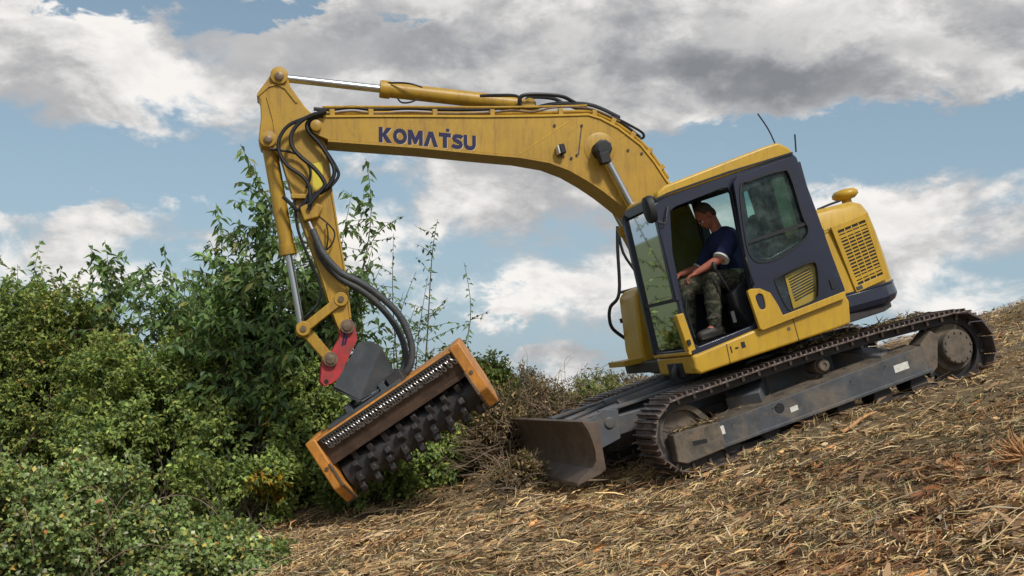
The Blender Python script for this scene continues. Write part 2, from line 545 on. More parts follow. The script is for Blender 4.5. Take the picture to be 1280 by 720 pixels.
#@@STRUCTURE
# ------------------------------------------------------------------ ground sheet
def ground_material():
    m = bpy.data.materials.new('mulched_hillside')
    m.use_nodes = True
    t = NT(m.node_tree); b = m.node_tree.nodes['Principled BSDF']
    tc = t.n('ShaderNodeNewGeometry').outputs['Position']
    mp = t.n('ShaderNodeMapping'); t.set(mp.inputs[0], tc); mp.inputs['Scale'].default_value = (1.0, 2.2, 1.0)
    n1 = t.noise(mp.outputs[0], 1.4, 8, 0.7)
    n2 = t.noise(mp.outputs[0], 16, 8, 0.75, 1.5)
    c1 = t.ramp(n2, [(0.25, (0.085, 0.058, 0.034)), (0.45, (0.19, 0.13, 0.07)), (0.6, (0.31, 0.22, 0.12)), (0.8, (0.42, 0.32, 0.18))])
    c2 = t.ramp(n2, [(0.25, (0.09, 0.065, 0.04)), (0.5, (0.20, 0.15, 0.085)), (0.75, (0.29, 0.24, 0.125))])
    c = t.mix(t.maprange(n1, 0.38, 0.62), c1, c2)
    dist = t.vmath('LENGTH', tc)
    c = t.mix(t.maprange(dist, 16, 30), c, t.ramp(n1, [(0.3, (0.05, 0.075, 0.025)), (0.7, (0.09, 0.115, 0.04))]))
    t.set(b.inputs['Base Color'], c)
    b.inputs['Roughness'].default_value = 0.95
    bp = t.n('ShaderNodeBump'); bp.inputs['Strength'].default_value = 0.8; bp.inputs['Distance'].default_value = 0.05
    t.set(bp.inputs['Height'], n2); t.set(b.inputs['Normal'], bp.outputs[0])
    return m


def build_ground():
    def axis(lo, hi, step, far):
        a = list(np.arange(lo, hi + 1e-6, step))
        s = step; x = hi; up_ = []
        while x < far: s *= 1.35; x += s; up_.append(x)
        s = step; x = lo; dn = []
        while x > -far: s *= 1.35; x -= s; dn.append(x)
        return np.array(dn[::-1] + a + up_)
    gx, gy = axis(-8, 14, 0.075, 6000), axis(-10, 13, 0.09, 6000)
    X, Y = np.meshgrid(gx, gy)
    Z = ground_z(X, Y)
    nx, ny = len(gx), len(gy)
    v = np.stack([X.ravel(), Y.ravel(), Z.ravel()], 1)
    idx = np.arange(nx * ny).reshape(ny, nx)
    q = np.stack([idx[:-1, :-1], idx[:-1, 1:], idx[1:, 1:], idx[1:, :-1]], -1).reshape(-1, 4)
    me = np_mesh('ground', v, q)
    o = finish('ground', me, ground_material(), smooth=True, angle=180)
    o['kind'] = 'structure'
    o['label'] = 'sloping hillside ground covered in brown shredded brush'
    return o


def np_mesh(name, v, f, colors=None):
    """fast mesh from arrays; f is (n,3) or (n,4); colors per face corner-constant (n,3)"""
    me = bpy.data.meshes.new(name)
    k = f.shape[1]
    me.vertices.add(len(v)); me.vertices.foreach_set('co', np.asarray(v, np.float32).ravel())
    me.loops.add(f.size); me.loops.foreach_set('vertex_index', np.asarray(f, np.int32).ravel())
    me.polygons.add(len(f))
    me.polygons.foreach_set('loop_start', np.arange(0, f.size, k, dtype=np.int32))
    me.update(calc_edges=True)
    if colors is not None:
        ca = me.color_attributes.new('tone', 'FLOAT_COLOR', 'CORNER')
        c = np.ones((f.size, 4), np.float32); c[:, :3] = np.repeat(colors, k, 0)
        ca.data.foreach_set('color', c.ravel())
    return me


ground = build_ground()

# ================================================================== EXCAVATOR
exc = empty('excavator')
exc.matrix_world = M_WORLD
tag(exc, 'yellow tracked excavator standing nose down on the slope, long boom raised over the hedge', 'excavator')


def add_copy(src, parent, mw=None):
    c = src.copy()
    col.objects.link(c)
    c.parent = parent
    if mw is not None: c.matrix_basis = mw
    return c


# ---- tracks
def track_path():
    pts = [(-1.5, .05), (-.5, .05), (.5, .05), (1.5, .05)]
    ci, ri = (1.5, .385), .335
    pts += [(ci[0] + ri * math.cos(a), ci[1] + ri * math.sin(a)) for a in np.linspace(-math.pi / 2, math.pi / 2, 14)[1:]]
    pts += [(1.0, .742), (.45, .77), (-.05, .782), (-.6, .787), (-1.05, .775)]
    c2, r2 = (-1.5, .405), .355
    pts += [(c2[0] + r2 * math.cos(a), c2[1] + r2 * math.sin(a)) for a in np.linspace(math.pi / 2, 3 * math.pi / 2, 14)[:-1]]
    return np.array(pts)


TP = track_path()
def resample_closed(P, n):
    Q = np.vstack([P, P[:1]])
    s = np.r_[0, np.cumsum(np.linalg.norm(np.diff(Q, axis=0), axis=1))]
    t = np.linspace(0, s[-1], n, endpoint=False)
    pos = np.stack([np.interp(t, s, Q[:, k]) for k in (0, 1)], 1)
    e = 0.02
    a = np.stack([np.interp((t + e) % s[-1], s, Q[:, k]) for k in (0, 1)], 1)
    b = np.stack([np.interp((t - e) % s[-1], s, Q[:, k]) for k in (0, 1)], 1)
    tg = a - b; tg /= np.linalg.norm(tg, axis=1)[:, None]
    return pos, tg


NSH = 47
shoe_mb = MB()
prof = [(-.083, 0), (-.083, .016), (-.072, .016), (-.068, .05), (-.055, .05), (-.050, .016), (-.012, .016), (-.008, .046), (.006, .046), (.010, .016),
        (.05, .016), (.054, .046), (.066, .046), (.070, .016), (.088, .016), (.088, 0)]
shoe_mb.prism(prof, -.25, .25)
shoe_mb.box((-.055, .09, -.03), (.03, .05, .06)).box((.055, -.09, -.03), (.03, .05, .06))
pos, tg = resample_closed(TP, NSH)
first_shoe = None
for side in (1, -1):
    yc = .995 * side
    band = MB()
    p2, t2 = resample_closed(TP, 94)
    for s2 in (-1, 1):                                     # two rows of chain links
        y0, y1 = yc + s2 * .075 - .02, yc + s2 * .075 + .02
        ring_o = [(p[0], p[1]) for p in p2]
        ring_i = [(p[0] - t[1] * .085 * 1, p[1] + t[0] * .085) for p, t in zip(p2, t2)]
        band.plate(ring_o, [ring_i], y0, y1)
    tr = part('track', band, 'dark', exc, smooth=False)
    tr['label'] = 'near crawler track' if side > 0 else 'far crawler track mostly hidden behind the machine'
    for k in range(NSH):
        t, n = tg[k], (tg[k][1], -tg[k][0])
        mw = Matrix(((t[0], 0, n[0], pos[k][0]), (0, -1, 0, yc), (t[1], 0, n[1], pos[k][1]), (0, 0, 0, 1)))
        if first_shoe is None:
            first_shoe = part('track_shoe', shoe_mb, 'steel', tr, bevel=.003, seg=1)
            first_shoe.matrix_basis = mw
        else:
            add_copy(first_shoe, tr, mw)

# ---- track frames
def wheel(cx, cz, y0, y1, r, hub):
    mb = MB()
    w = y1 - y0
    mb.lathe((cx, y0, cz), (cx, y1, cz), [(0, r * .5), (0, r * .97), (.01, r), (w - .012, r), (w, r * .97), (w, r * .80), (w - .045, r * .76), (w - .045, hub * 1.3), (w - .01, hub), (w + .02, hub * .9)], 32)
    return mb


for side in (1, -1):
    s = side
    fr = MB()
    face = [(1.21, .405), (-1.10, .545), (-1.13, .30), (1.20, .195)]
    fr.prism(face, 1.175 * s, .86 * s)
    fr.prism([(1.2, .205), (-1.13, .312), (-1.13, .275), (1.2, .168)], 1.20 * s, .9 * s)
    fro = part('track_frame', fr, 'frame', exc, bevel=.008)
    if s > 0: fro['label'] = 'slate grey track beam caked in mud'
    part('mud_ledge', MB().add([(1.18, 1.168 * s, .408), (-1.08, 1.168 * s, .546), (-1.05, .98 * s, .585), (1.1, .98 * s, .455), (1.18, .87 * s, .405), (-1.08, .87 * s, .54)],
         [(0, 1, 2, 3), (3, 2, 5, 4), (0, 3, 4), (1, 5, 2)]), 'mudsteel', fro)
    yk = MB().prism([(1.665, .415), (1.55, .425), (1.195, .415), (1.185, .165), (1.60, .13), (1.69, .17)], 1.20 * s, 1.04 * s)
    part('idler_yoke', yk, 'mudsteel', fro, bevel=.012)
    part('slot', MB().prism([(1.50, .315), (1.36, .30), (1.36, .265), (1.50, .275)], 1.203 * s, 1.19 * s), 'black', fro)
    part('idler', wheel(1.5, .385, .90 * s, 1.055 * s, .272, .07) if s > 0 else MB().lathe((1.5, -.9, .385), (1.5, -1.055, .385), [(0, .285), (.155, .285), (.155, .2)], 24), 'mudsteel', fro)
    sp_mb = MB()
    gear = []
    for k in range(21):
        for da, r in ((-.10, .30), (-.05, .345), (.05, .345), (.10, .30)):
            a = 2 * math.pi * k / 21 + da
            gear.append((-1.5 + r * math.cos(a), .405 + r * math.sin(a)))
    sp_mb.prism(gear, .97 * s, 1.02 * s)
    part('sprocket', sp_mb, 'dark', fro)
    fd = MB().lathe((-1.5, .86 * s, .435), (-1.5, 1.2 * s, .435), [(0, .28), (.16, .28), (.19, .25), (.22, .235), (.225, .185), (.245, .175), (.30, .172), (.315, .160), (.318, 0.02)], 36)
    part('final_drive', fd, 'mudsteel', fro, bevel=.004)
    if s > 0:
        for k in range(12):
            a = 2 * math.pi * k / 12
            cx, cz = -1.5 + .145 * math.cos(a), .435 + .145 * math.sin(a)
            part('bolt', MB().cyl((cx, 1.172, cz), (cx, 1.186, cz), .013, 6), 'mudsteel', fro)
        part('motor_guard', MB().prism([(-1.09, .56), (-1.25, .66), (-1.32, .60), (-1.22, .30), (-1.12, .24)], 1.165, .95), 'mudsteel', fro, bevel=.01)
        for i, (c, w, h) in enumerate((((897, 540), 20, 10), ((993, 511), 11, 6), ((1127, 459), 22, 9))):
            q = pl(c[0], c[1], 1.18)
            ww, hh = w / 126 / 2 * .95, h / 126 / 2
            part('sticker', MB().prism([(q[0] - ww, q[2] - hh + .005), (q[0] + ww, q[2] - hh - .002), (q[0] + ww, q[2] + hh - .002), (q[0] - ww, q[2] + hh + .005)], 1.1755, 1.1785), 'white', fro)
        q = pl(975, 510, 1.18)
        part('frame_hole', MB().cyl((q[0], 1.14, q[2]), (q[0], 1.1785, q[2]), .048, 20), 'black', fro)
    for x in (-.05,):
        cr = MB().lathe((x, .86 * s, .625), (x, 1.13 * s, .625), [(0, .06), (.01, .075), (.20, .075), (.205, .062), (.25, .06), (.262, .05), (.262, .025), (.25, .02)], 18)
        part('carrier_roller', cr, 'mudsteel', fro)
    for k in range(6):
        x = -1.0 + k * .42
        part('track_roller', MB().lathe((x, .86 * s, .19), (x, 1.12 * s, .19), [(0, .09), (.1, .09), (.11, .11), (.13, .11), (.26, .1)], 16), 'dark', fro)

# ---- lower frame
uf = MB()
uf.prism([(.75, .35), (.75, .72), (.5, .84), (-.5, .84), (-.75, .72), (-.75, .35)], -.72, .72)
for sx in (-1, 1):
    for sy in (-1, 1):
        uf.bar((sx * .5, sy * .6, .58), (sx * .8, sy * 1.0, .45), .34, .24)
ufo = part('lower_frame', uf, 'slate', exc, bevel=.015)
part('slewing_ring', MB().lathe((0, 0, .83), (0, 0, .97), [(0, .52), (.05, .55), (.06, .50), (.14, .50)], 40), 'dark', ufo)

# ---- dozer blade
face = [(2.485, .765), (2.452, .68), (2.437, .58), (2.435, .48), (2.452, .40), (2.50, .345)]
back = [(2.47, .33), (2.41, .39), (2.40, .48), (2.402, .58), (2.418, .69), (2.45, .775)]
bl = part('dozer_blade', MB().prism(face + back, -1.235, 1.235), 'blade', exc, angle=50)
bl['label'] = 'scuffed brown dozer blade half buried in mulch'
part('cutting_edge', MB().prism([(2.505, .355), (2.665, .265), (2.675, .235), (2.645, .232), (2.47, .32)], -1.24, 1.24), 'blade', bl, bevel=.004)
for s in (1, -1):
    part('end_plate', MB().prism([(2.49, .772), (2.345, .728), (2.385, .31), (2.44, .285), (2.66, .25), (2.505, .352), (2.457, .40), (2.44, .48), (2.442, .58), (2.457, .68)], 1.236 * s, 1.262 * s), 'blade', bl, bevel=.003)
    # push arm: deep box beam, cranked
    part('push_arm', MB().prism([(2.41, .70), (2.33, .73), (1.95, .66), (.72, .66), (.72, .50), (1.9, .47), (2.41, .34)], .36 * s, .52 * s), 'slate', bl, bevel=.012)
    part('arm_bracket', MB().prism([(2.40, .62), (2.05, .76), (1.9, .72), (1.95, .45), (2.40, .36)], .56 * s, .60 * s), 'slate', bl, bevel=.006)
    part('pivot_pin', MB().lathe((2.02, .52 * s, .62), (2.02, .64 * s, .62), [(0, .055), (.088, .055), (.094, .045), (.10, .045), (.102, .01)], 16), 'slate', bl)
    part('lift_cylinder', MB().cyl((1.75, .2 * s, .72), (.75, .2 * s, .80), .055, 16).cyl((2.35, .2 * s, .66), (1.75, .2 * s, .72), .03, 14), 'slate', bl)
part('cross_tube', MB().cyl((2.0, -.5, .60), (2.0, .5, .60), .05, 16), 'slate', bl)
part('top_plate', MB().prism([(2.30, .74), (.75, .79), (.75, .765), (2.30, .715)], -.44, -.30), 'slate', bl, bevel=.005)
part('top_plate', MB().prism([(2.02, .735), (.75, .775), (.75, .75), (2.02, .71)], .33, .50), 'slate', bl, bevel=.005)

# ---- deck
dk = MB()
tailpts = [(-.35, 1.14), (-.9, 1.08), (-1.12, .85), (-1.25, .5), (-1.3, 0)]
foot = [(1.12, -1.12), (1.12, 1.12)] + tailpts + [(x, -y) for x, y in tailpts[-2::-1]]
zz = lambda x: .90 + .03 * (1.2 - x)
nf = len(foot)
dk.add([(x, y, zz(x) - .0) for x, y in foot] + [(x, y, zz(x) + .12) for x, y in foot],
       [tuple(range(nf))[::-1], tuple(nf + i for i in range(nf))] + [(i, (i + 1) % nf, nf + (i + 1) % nf, nf + i) for i in range(nf)])
dko = part('slewing_deck', dk, 'dark', exc, True, bevel=.01)
sk = pxz([(867, 445), (944, 412), (1057, 369), (1062, 376), (1064, 404), (1040, 413), (890, 463), (876, 468), (869, 462)], 1.225)
part('side_skirt', MB().prism(sk, 1.12, 1.225), 'yellow', dko, True, bevel=.022, seg=3)
sk2 = pxz([(869, 446.5), (1058, 371), (1058.5, 372.5), (869, 448)], 1.228)
# joints of the skirt panels
for (a, b) in (((991, 398), (999, 426)), ((908, 430), (913, 455)),):
    p, q = pu(*a, 1.226), pu(*b, 1.226)
    part('panel_joint', MB().bar((p[0], 1.225, p[2]), (q[0], 1.225, q[2]), .006, .006, up=(1, 0, 0)), 'black', dko, True)
for (u, v, w, h, mm) in ((929, 431, 5, 7, 'black'), (921, 435, 4, 2, 'black'), (914, 437, 1.5, 8, 'black'), (986, 411, 4, 4, 'pin')):
    p = pu(u, v, 1.226)
    part('decal', MB().box((p[0], 1.2265, p[2]), (w / 126, .003, h / 126)), mm, dko, True)
# nose under the windscreen
np0 = pu(866, 444, 1.2); zt = np0[2]
nose = MB().box((1.165, .73, (zt + .885) / 2 + .0), (.10, .98, zt - .885))
part('nose_panel', nose, 'yellow', dko, True, bevel=.02)
q = pux(845, 461, 1.215)
part('nose_recess', MB().box((1.205, q[1], q[2] - .02), (.035, .42, .15)), 'black', dko, True, bevel=.01)
part('hose_elbow', MB().tube([(1.20, q[1] + .02, q[2] + .03), (1.25, q[1] + .03, q[2] - .03), (1.22, q[1], q[2] - .12)], .03, 10), 'hosegrey', dko, True)
# bracket pivot ahead of the deck (boom cylinder foot)
part('boom_mount', MB().prism([(.95, .95), (.2, .95), (.25, 1.85), (.5, 1.95), (.7, 1.3), (.95, 1.15)], -.36, -.325).prism([(.95, .95), (.2, .95), (.25, 1.85), (.5, 1.95), (.7, 1.3), (.95, 1.15)], .17, .22), 'yellow_worn', dko, True, bevel=.008)
# right hand body: tank and tool box seen past the cab front
part('tank', MB().prism([(.55, 1.0), (.55, 1.95), (-.35, 2.0), (-.35, 1.0)], -1.16, -.42), 'yellow', dko, True, bevel=.04, seg=3)
tb = pxz([(776, 373), (781, 365), (793, 360), (806, 359), (812, 380), (822, 440), (826, 468), (806, 464), (788, 452), (784, 438)], -1.0)
part('tool_box', MB().prism(tb, -1.08, -.52), 'yellow', dko, True, bevel=.03, seg=3)
lid = pxz([(777, 406), (800, 400), (800.5, 402.5), (777.5, 408.5)], -.395)
q = pu(781, 400, -.5); part('box_latch', MB().box((q[0] + .01, -.6, q[2]), (.02, .03, .05)), 'black', dko, True)
st = pxz([(774, 452), (806, 446), (808, 452), (776, 459)], -.7)
part('step', MB().prism(st, -1.12, -.55), 'yellow', dko, True, bevel=.006)
rail = MB()
rail.tube([pu(772, 283, -1.1), pu(772, 310, -1.1), pu(774, 366, -1.1), pu(763, 384, -1.1), pu(762, 400, -1.1), pu(767, 412, -1.1), pu(783, 424, -1.1)], .020, 8, 5)
rail.tube([pu(774, 366, -1.1), pu(800, 359, -1.1)], .017, 8, 1)
rail.tube([pu(772, 283, -1.1), pu(779, 316, -1.1), pu(797, 345, -1.1), pu(799, 372, -1.1)], .017, 8, 4)
part('handrail', rail, 'black', dko, True)

# ---- cab
YN, YF = 1.2, .25
def P12(l, y=1.2): return pxz(l, y)
cab_out = P12([(815, 254), (821, 247), (833, 242), (990, 191), (996, 197), (1021, 264), (1057, 366), (866, 444), (861, 436), (850, 388), (836, 320)])
door_hole = P12([(838, 264), (846, 258), (900, 236.5), (909, 235), (914, 241), (925, 300), (936, 352), (946, 401), (942, 406), (874, 433), (869, 430), (856, 392), (841, 315)])
win_hole = P12([(930, 240), (982, 216), (1000, 280), (1002, 300), (962, 322), (944, 322)])
cb = MB()
cb.plate(cab_out, [door_hole, win_hole], YN - .06, YN)
fx0, fz1, fz0 = 1.13, 2.46, 1.60
rw1 = [(1.06, 2.44), (.42, 2.50), (.40, 1.66), (1.10, 1.62)]
rw2 = [(.32, 2.50), (-.22, 2.54), (-.27, 1.80), (.30, 1.70)]
cb.plate(cab_out, [catmull_closed(rw1, 1), rw2], YF, YF + .05)
# rear wall, with window
ztop, xr = 2.62, -.36
cb.box((-.43, .725, 1.56), (.05, .84, .68)).box((-.335, .725, 2.58), (.05, .84, .10)).box((-.375, .34, 2.24), (.05, .10, .68)).box((-.375, 1.11, 2.24), (.05, .10, .68))
# front header, sill
cb.box((1.13, .725, 2.535), (.07, .84, .09)).box((1.205, .725, 1.10), (.05, .84, .05))
cabo = part('cab', cb, 'navy', exc, True, bevel=.008)
part('cab_floor', MB().prism([(1.18, 1.06), (1.18, 1.09), (-.4, 1.15), (-.4, 1.12)], YF + .05, YN - .005), 'floor', cabo, True)
rf = P12([(820, 250), (821, 241), (830, 232), (862, 219.5), (909, 201), (956, 182.8), (972, 178.2), (986, 185), (991, 192)])
part('roof', MB().prism(rf, YF + .0, YN + .012), 'yellow', cabo, True, bevel=.022, seg=3)
part('roof_gutter', MB().ribbon([tuple(p) for p in P12([(819, 251), (835, 243), (909, 217), (990, 192.5)])], -.018, YN + .005, YN + .022), 'black', cabo, True)
part('roof_hatch', MB().prism(P12([(842, 232), (846, 227), (905, 204), (912, 203)]), .40, 1.02), 'hosegrey', cabo, True, bevel=.01)
# windscreen: two panes with a bar between
def wpt(t, y):                                # along the front edge from top (0) to sill (1)
    a, b = np.array(cab_out[0]), np.array(cab_out[7])
    a = np.array([1.165, 2.50]); b = np.array([1.215, 1.10])
    p = a + (b - a) * t
    return (p[0], y, p[1])
for nm, t0, t1 in (('windscreen', .02, .635), ('lower_windscreen', .66, .97)):
    m_ = MB().add([wpt(t0, YF + .05), wpt(t0, YN - .06), wpt(t1, YN - .06), wpt(t1, YF + .05)], [(0, 1, 2, 3)])
    part(nm, m_, 'clear', cabo, True, recalc=False)
p, q = wpt(.648, YF + .04), wpt(.648, YN - .04)
part('screen_bar', MB().bar(p, q, .03, .03), 'black', cabo, True)
for y_ in (YF + .03, YN - .035):
    pw = .06 if y_ > .7 else .11
    a, b = np.array(wpt(-.01, y_)), np.array(wpt(.66 if y_ > .7 else 1.0, y_))
    off = np.array([-(pw - .06) / 2, 0, 0])
    part('front_pillar', MB().bar(a + off, b + off, .075, pw, up=(1, 0, 0)), 'navy', cabo, True, bevel=.012)
part('pillar_cover', MB().prism(P12([(845, 394), (854, 391), (870, 437), (861, 441)]), YN - .09, YN + .006), 'yellow', cabo, True, bevel=.008)
part('far_pillar_cover', MB().bar(wpt(.62, YF - .005), wpt(1.0, YF - .005), .02, .05, up=(1, 0, 0)), 'yellow', cabo, True)
part('sill_strip', MB().box((1.222, .725, 1.085), (.03, .97, .035)), 'yellow', cabo, True, bevel=.008)
part('door_latch', MB().box(pu(861, 428, 1.21), (.03, .03, .05)), 'black', cabo, True)
for nm, l in (('side_window', rw1), ('side_window', rw2)):
    part(nm, MB().add([(x, YF + .02, z) for x, z in l], [tuple(range(len(l)))]), 'clear', cabo, True)
part('rear_window', MB().add([(-.38, .38, 1.9), (-.38, 1.07, 1.9), (-.36, 1.07, 2.54), (-.36, .38, 2.54)], [(0, 1, 2, 3)]), 'clear', cabo, True)
wl = P12([(930, 240), (982, 216), (1000, 280), (1002, 300), (962, 322), (944, 322)])
part('side_window', MB().add([(x, YN - .03, z) for x, z in wl], [tuple(range(len(wl)))]), 'clear', cabo, True)
# antennas, mirror, grab rails
part('antenna', MB().tube([pu(969, 180, .9), pu(960, 161, .9), pu(947, 142, .9)], .007, 6, 3), 'black', cabo, True)
part('antenna', MB().tube([pu(995, 190, 1.0), pu(993.5, 168, 1.0)], .008, 6, 1), 'black', cabo, True)
mir = MB()
c = pu(812, 262, 1.27)
for k, (dz, w, h) in enumerate(()): pass
mir.rings([[c + np.array([.035 * math.cos(a) - .0 + dx, dy, .115 * math.sin(a) * sc + .008]) if False else c + np.array([dx, .10 * sc * math.cos(a) * (abs(math.cos(a)) ** -.35 if abs(math.cos(a)) > .05 else 1), .13 * sc * math.sin(a)])
            for a in np.linspace(0, 2 * math.pi, 18, endpoint=False)] for dx, sc, dy in ((-.03, .96, 0), (.0, 1.0, 0), (.03, .92, 0), (.045, .6, 0))])
part('mirror', mir, 'black', cabo, True)
part('mirror_arm', MB().tube([pu(822, 276, 1.24), pu(816, 275, 1.27), pu(812, 268, 1.28), pu(813, 256, 1.28)], .009, 8, 4).tube([pu(835, 258, 1.22), pu(833, 270, 1.24), pu(832, 279, 1.24), pu(822, 277, 1.24)], .008, 8, 3), 'hosegrey', cabo, True)

# ---- door, folded back against the cab side
Y0, Y1 = 1.228, 1.268
D_out = pxz([(917, 228), (922, 220), (985, 197), (992, 200), (1020, 266), (1056, 361), (1056, 366), (962, 402), (952, 396), (938, 350), (928, 300)], Y1)
g_up = catmull_closed(pxz([(926, 236), (938, 226), (976, 214), (987, 219), (1003, 270), (1010, 286), (1004, 300), (976, 320), (954, 327), (941, 322), (933, 300)], Y1), 4)
g_lo = catmull_closed(pxz([(970, 353), (976, 344), (1012, 328.5), (1021, 333), (1023, 365), (1018, 375), (992, 387), (983, 382)], Y1), 3)
door = part('cab_door', MB().plate(D_out, [g_up, g_lo], Y0, Y1), 'navy', exc, True, bevel=.004)
door['label'] = 'navy cab door swung fully open against the cab side'
part('door_glass', MB().add([(x, Y0 + .018, z) for x, z in g_up], [tuple(range(len(g_up)))]), 'glass', door, True)
part('lower_door_glass', MB().add([(x, Y0 + .018, z) for x, z in g_lo], [tuple(range(len(g_lo)))]), 'vent', door, True)
def rim(loop, s, y0, y1):
    c = np.mean(np.array(loop), 0)
    L = np.array(loop)
    T = np.roll(L, -1, 0) - np.roll(L, 1, 0); T /= np.linalg.norm(T, axis=1)[:, None]
    N = np.stack([T[:, 1], -T[:, 0]], 1)
    if ((L - c) * N).sum() < 0: N = -N
    return MB().plate([tuple(p) for p in L + N * s], [[tuple(p) for p in L - N * .004]], y0, y1)
part('window_seal', rim(g_up, .014, Y1 - .01, Y1 + .008), 'black', door, True)
part('window_seal', rim(g_lo, .012, Y1 - .01, Y1 + .008), 'black', door, True)
a, b = pu(934, 303, Y1), pu(1008, 279, Y1)
part('glass_bar', MB().bar((a[0], Y1 - .012, a[2]), (b[0], Y1 - .012, b[2]), .022, .03), 'black', door, True)
yl_out = pxz([(934.5, 364), (938, 361), (950, 360.5), (963, 366), (972, 380), (979, 394), (1056, 364), (1058, 372), (953, 413), (950, 411)], Y1 + .012)
yl_hole = catmull_closed(pxz([(944.5, 370), (953, 368), (957, 383), (954, 387), (949, 384)], Y1 + .012), 3)
part('lower_door_panel', MB().plate(yl_out, [yl_hole], Y1 - .03, Y1 + .014), 'yellow', door, True, bevel=.006)
part('door_handle', MB().box(pu(950.5, 378, Y1 - .02), (.06, .01, .15)), 'black', door, True)
part('door_catch', MB().prism(pxz([(1036, 350), (1040, 347), (1045, 360), (1040, 362)], Y1), Y1, Y1 + .01), 'black', door, True)
for (u, v) in ((1012, 250), (1036, 318)):
    q = pu(u, v, Y1)
    part('door_hinge', MB().cyl((q[0], Y0 - .01, q[2] - .05), (q[0], Y0 - .01, q[2] + .05), .022, 12), 'navy', door, True)
part('grab_handle', MB().tube([pu(933, 322, Y1 + .005), pu(933, 325, Y1 + .05), pu(941, 352, Y1 + .05), pu(942, 355, Y1 + .005)], .011, 8, 4), 'black', door, True)
# slotted yellow body panel seen through the lower door glass
sp_o = pxz([(981, 345), (1018, 326), (1028, 362), (1026, 372), (992, 386)], 1.215)
vp = part('vent_panel', MB().prism(sp_o, 1.203, 1.213), 'yellow', exc, True)
for k in range(9):
    t = (k + .8) / 10
    a = (1 - t) * np.array(pu(985, 347, 1.215)) + t * np.array(pu(995, 380, 1.215))
    b = (1 - t) * np.array(pu(1012, 333, 1.215)) + t * np.array(pu(1020, 366, 1.215))
    part('vent_slot', MB().bar((a[0], 1.2135, a[2]), (b[0], 1.2135, b[2]), .004, .014), 'black', vp, True)

# ---- engine cover, grille, counterweight
def foot_ring(z, s, lean=0.0):
    pts = [(-.40, 1.150), (-.70, 1.150), (-.93, 1.135), (-1.05, 1.05), (-1.18, .88), (-1.30, .60), (-1.37, .3), (-1.39, 0)]
    pts = pts + [(x, -y) for x, y in pts[-2::-1]]
    return [(-.40 + (x + .40) * s - lean, y * (1 - (1 - s) * .55), z) for x, y in pts]
ec = MB().rings([foot_ring(1.22, 1.0), foot_ring(1.45, .995), foot_ring(1.75, .972), foot_ring(1.95, .945), foot_ring(2.05, .90), foot_ring(2.09, .82)])
eco = part('engine_cover', ec, 'yellow', exc, True, bevel=.012, angle=28)
cw = MB().rings([foot_ring(1.218, 1.01), foot_ring(1.10, 1.025), foot_ring(1.05, .99), foot_ring(.99, .86), foot_ring(.945, .62)])
part('counterweight', cw, 'navy', exc, True, bevel=.012, angle=28)
part('cover_ledge', MB().rings([foot_ring(1.217, 1.018), foot_ring(1.235, 1.018)]), 'navy', eco, True)
GY = 1.151
def gq(u, v, y): 
    TL, TR, BR, BL = [np.array(p) for p in pxz([(1046, 289), (1080, 275), (1103, 343), (1072, 357)], GY)]
    p = (1 - v) * ((1 - u) * TL + u * TR) + v * ((1 - u) * BL + u * BR)
    return np.array([p[0], y, p[1]])
gr = part('grille', MB().prism([tuple(gq(u, v, 0)[[0, 2]]) for u, v in ((-.02, -.01), (1.02, -.01), (1.02, 1.01), (-.02, 1.01))], GY - .03, GY + .004), 'black', exc, True)
fr_o = [tuple(gq(u, v, 0)[[0, 2]]) for u, v in ((-.16, -.10), (1.18, -.10), (1.20, 1.10), (-.16, 1.10))]
fr_i = [tuple(gq(u, v, 0)[[0, 2]]) for u, v in ((0, 0), (1, 0), (1, 1), (0, 1))]
part('grille_frame', MB().plate(fr_o, [fr_i], GY - .012, GY + .016), 'yellow', gr, True, bevel=.004)
NG = 17
for k in range(1, NG):
    v = k / NG
    w = .030 if k not in (2, 15) else .055
    part('grille_slat', MB().bar(gq(-.01, v, GY + .008), gq(1.01, v, GY + .008), .007, w * .50), 'yellow', gr, True)
for u in (.25, .5, .75):
    part('grille_mullion', MB().bar(gq(u, 0, GY + .0075), gq(u, 1, GY + .0075), .007, .011, up=(1, 0, 0)), 'yellow', gr, True)
part('hood_seam', MB().bar(pu(1028, 290, 1.153), pu(1042, 284, 1.153), .006, .006), 'black', eco, True)
q = pu(1074, 355, GY + .02)
part('maker_badge', MB().bar(pu(1071, 361, GY + .019), pu(1078, 358, GY + .019), .004, .035), 'bracket', eco, True)
pc = pu(1056, 243, .45)
part('air_precleaner', MB().lathe((pc[0], .45, 1.95), (pc[0], .45, 2.5), [(0, .05), (pc[2] - 1.95 - .06, .05), (pc[2] - 1.95 - .055, .09), (pc[2] - 1.95 - .02, .135), (pc[2] - 1.95 + .015, .135), (pc[2] - 1.95 + .045, .10), (pc[2] - 1.95 + .055, .03)], 24), 'yellow', exc, True, angle=60)
part('hood_rail', MB().tube([pu(1022, 262, .6), pu(1036, 256, .6), pu(1050, 251, .6)], .012, 8, 3), 'black', eco, True)

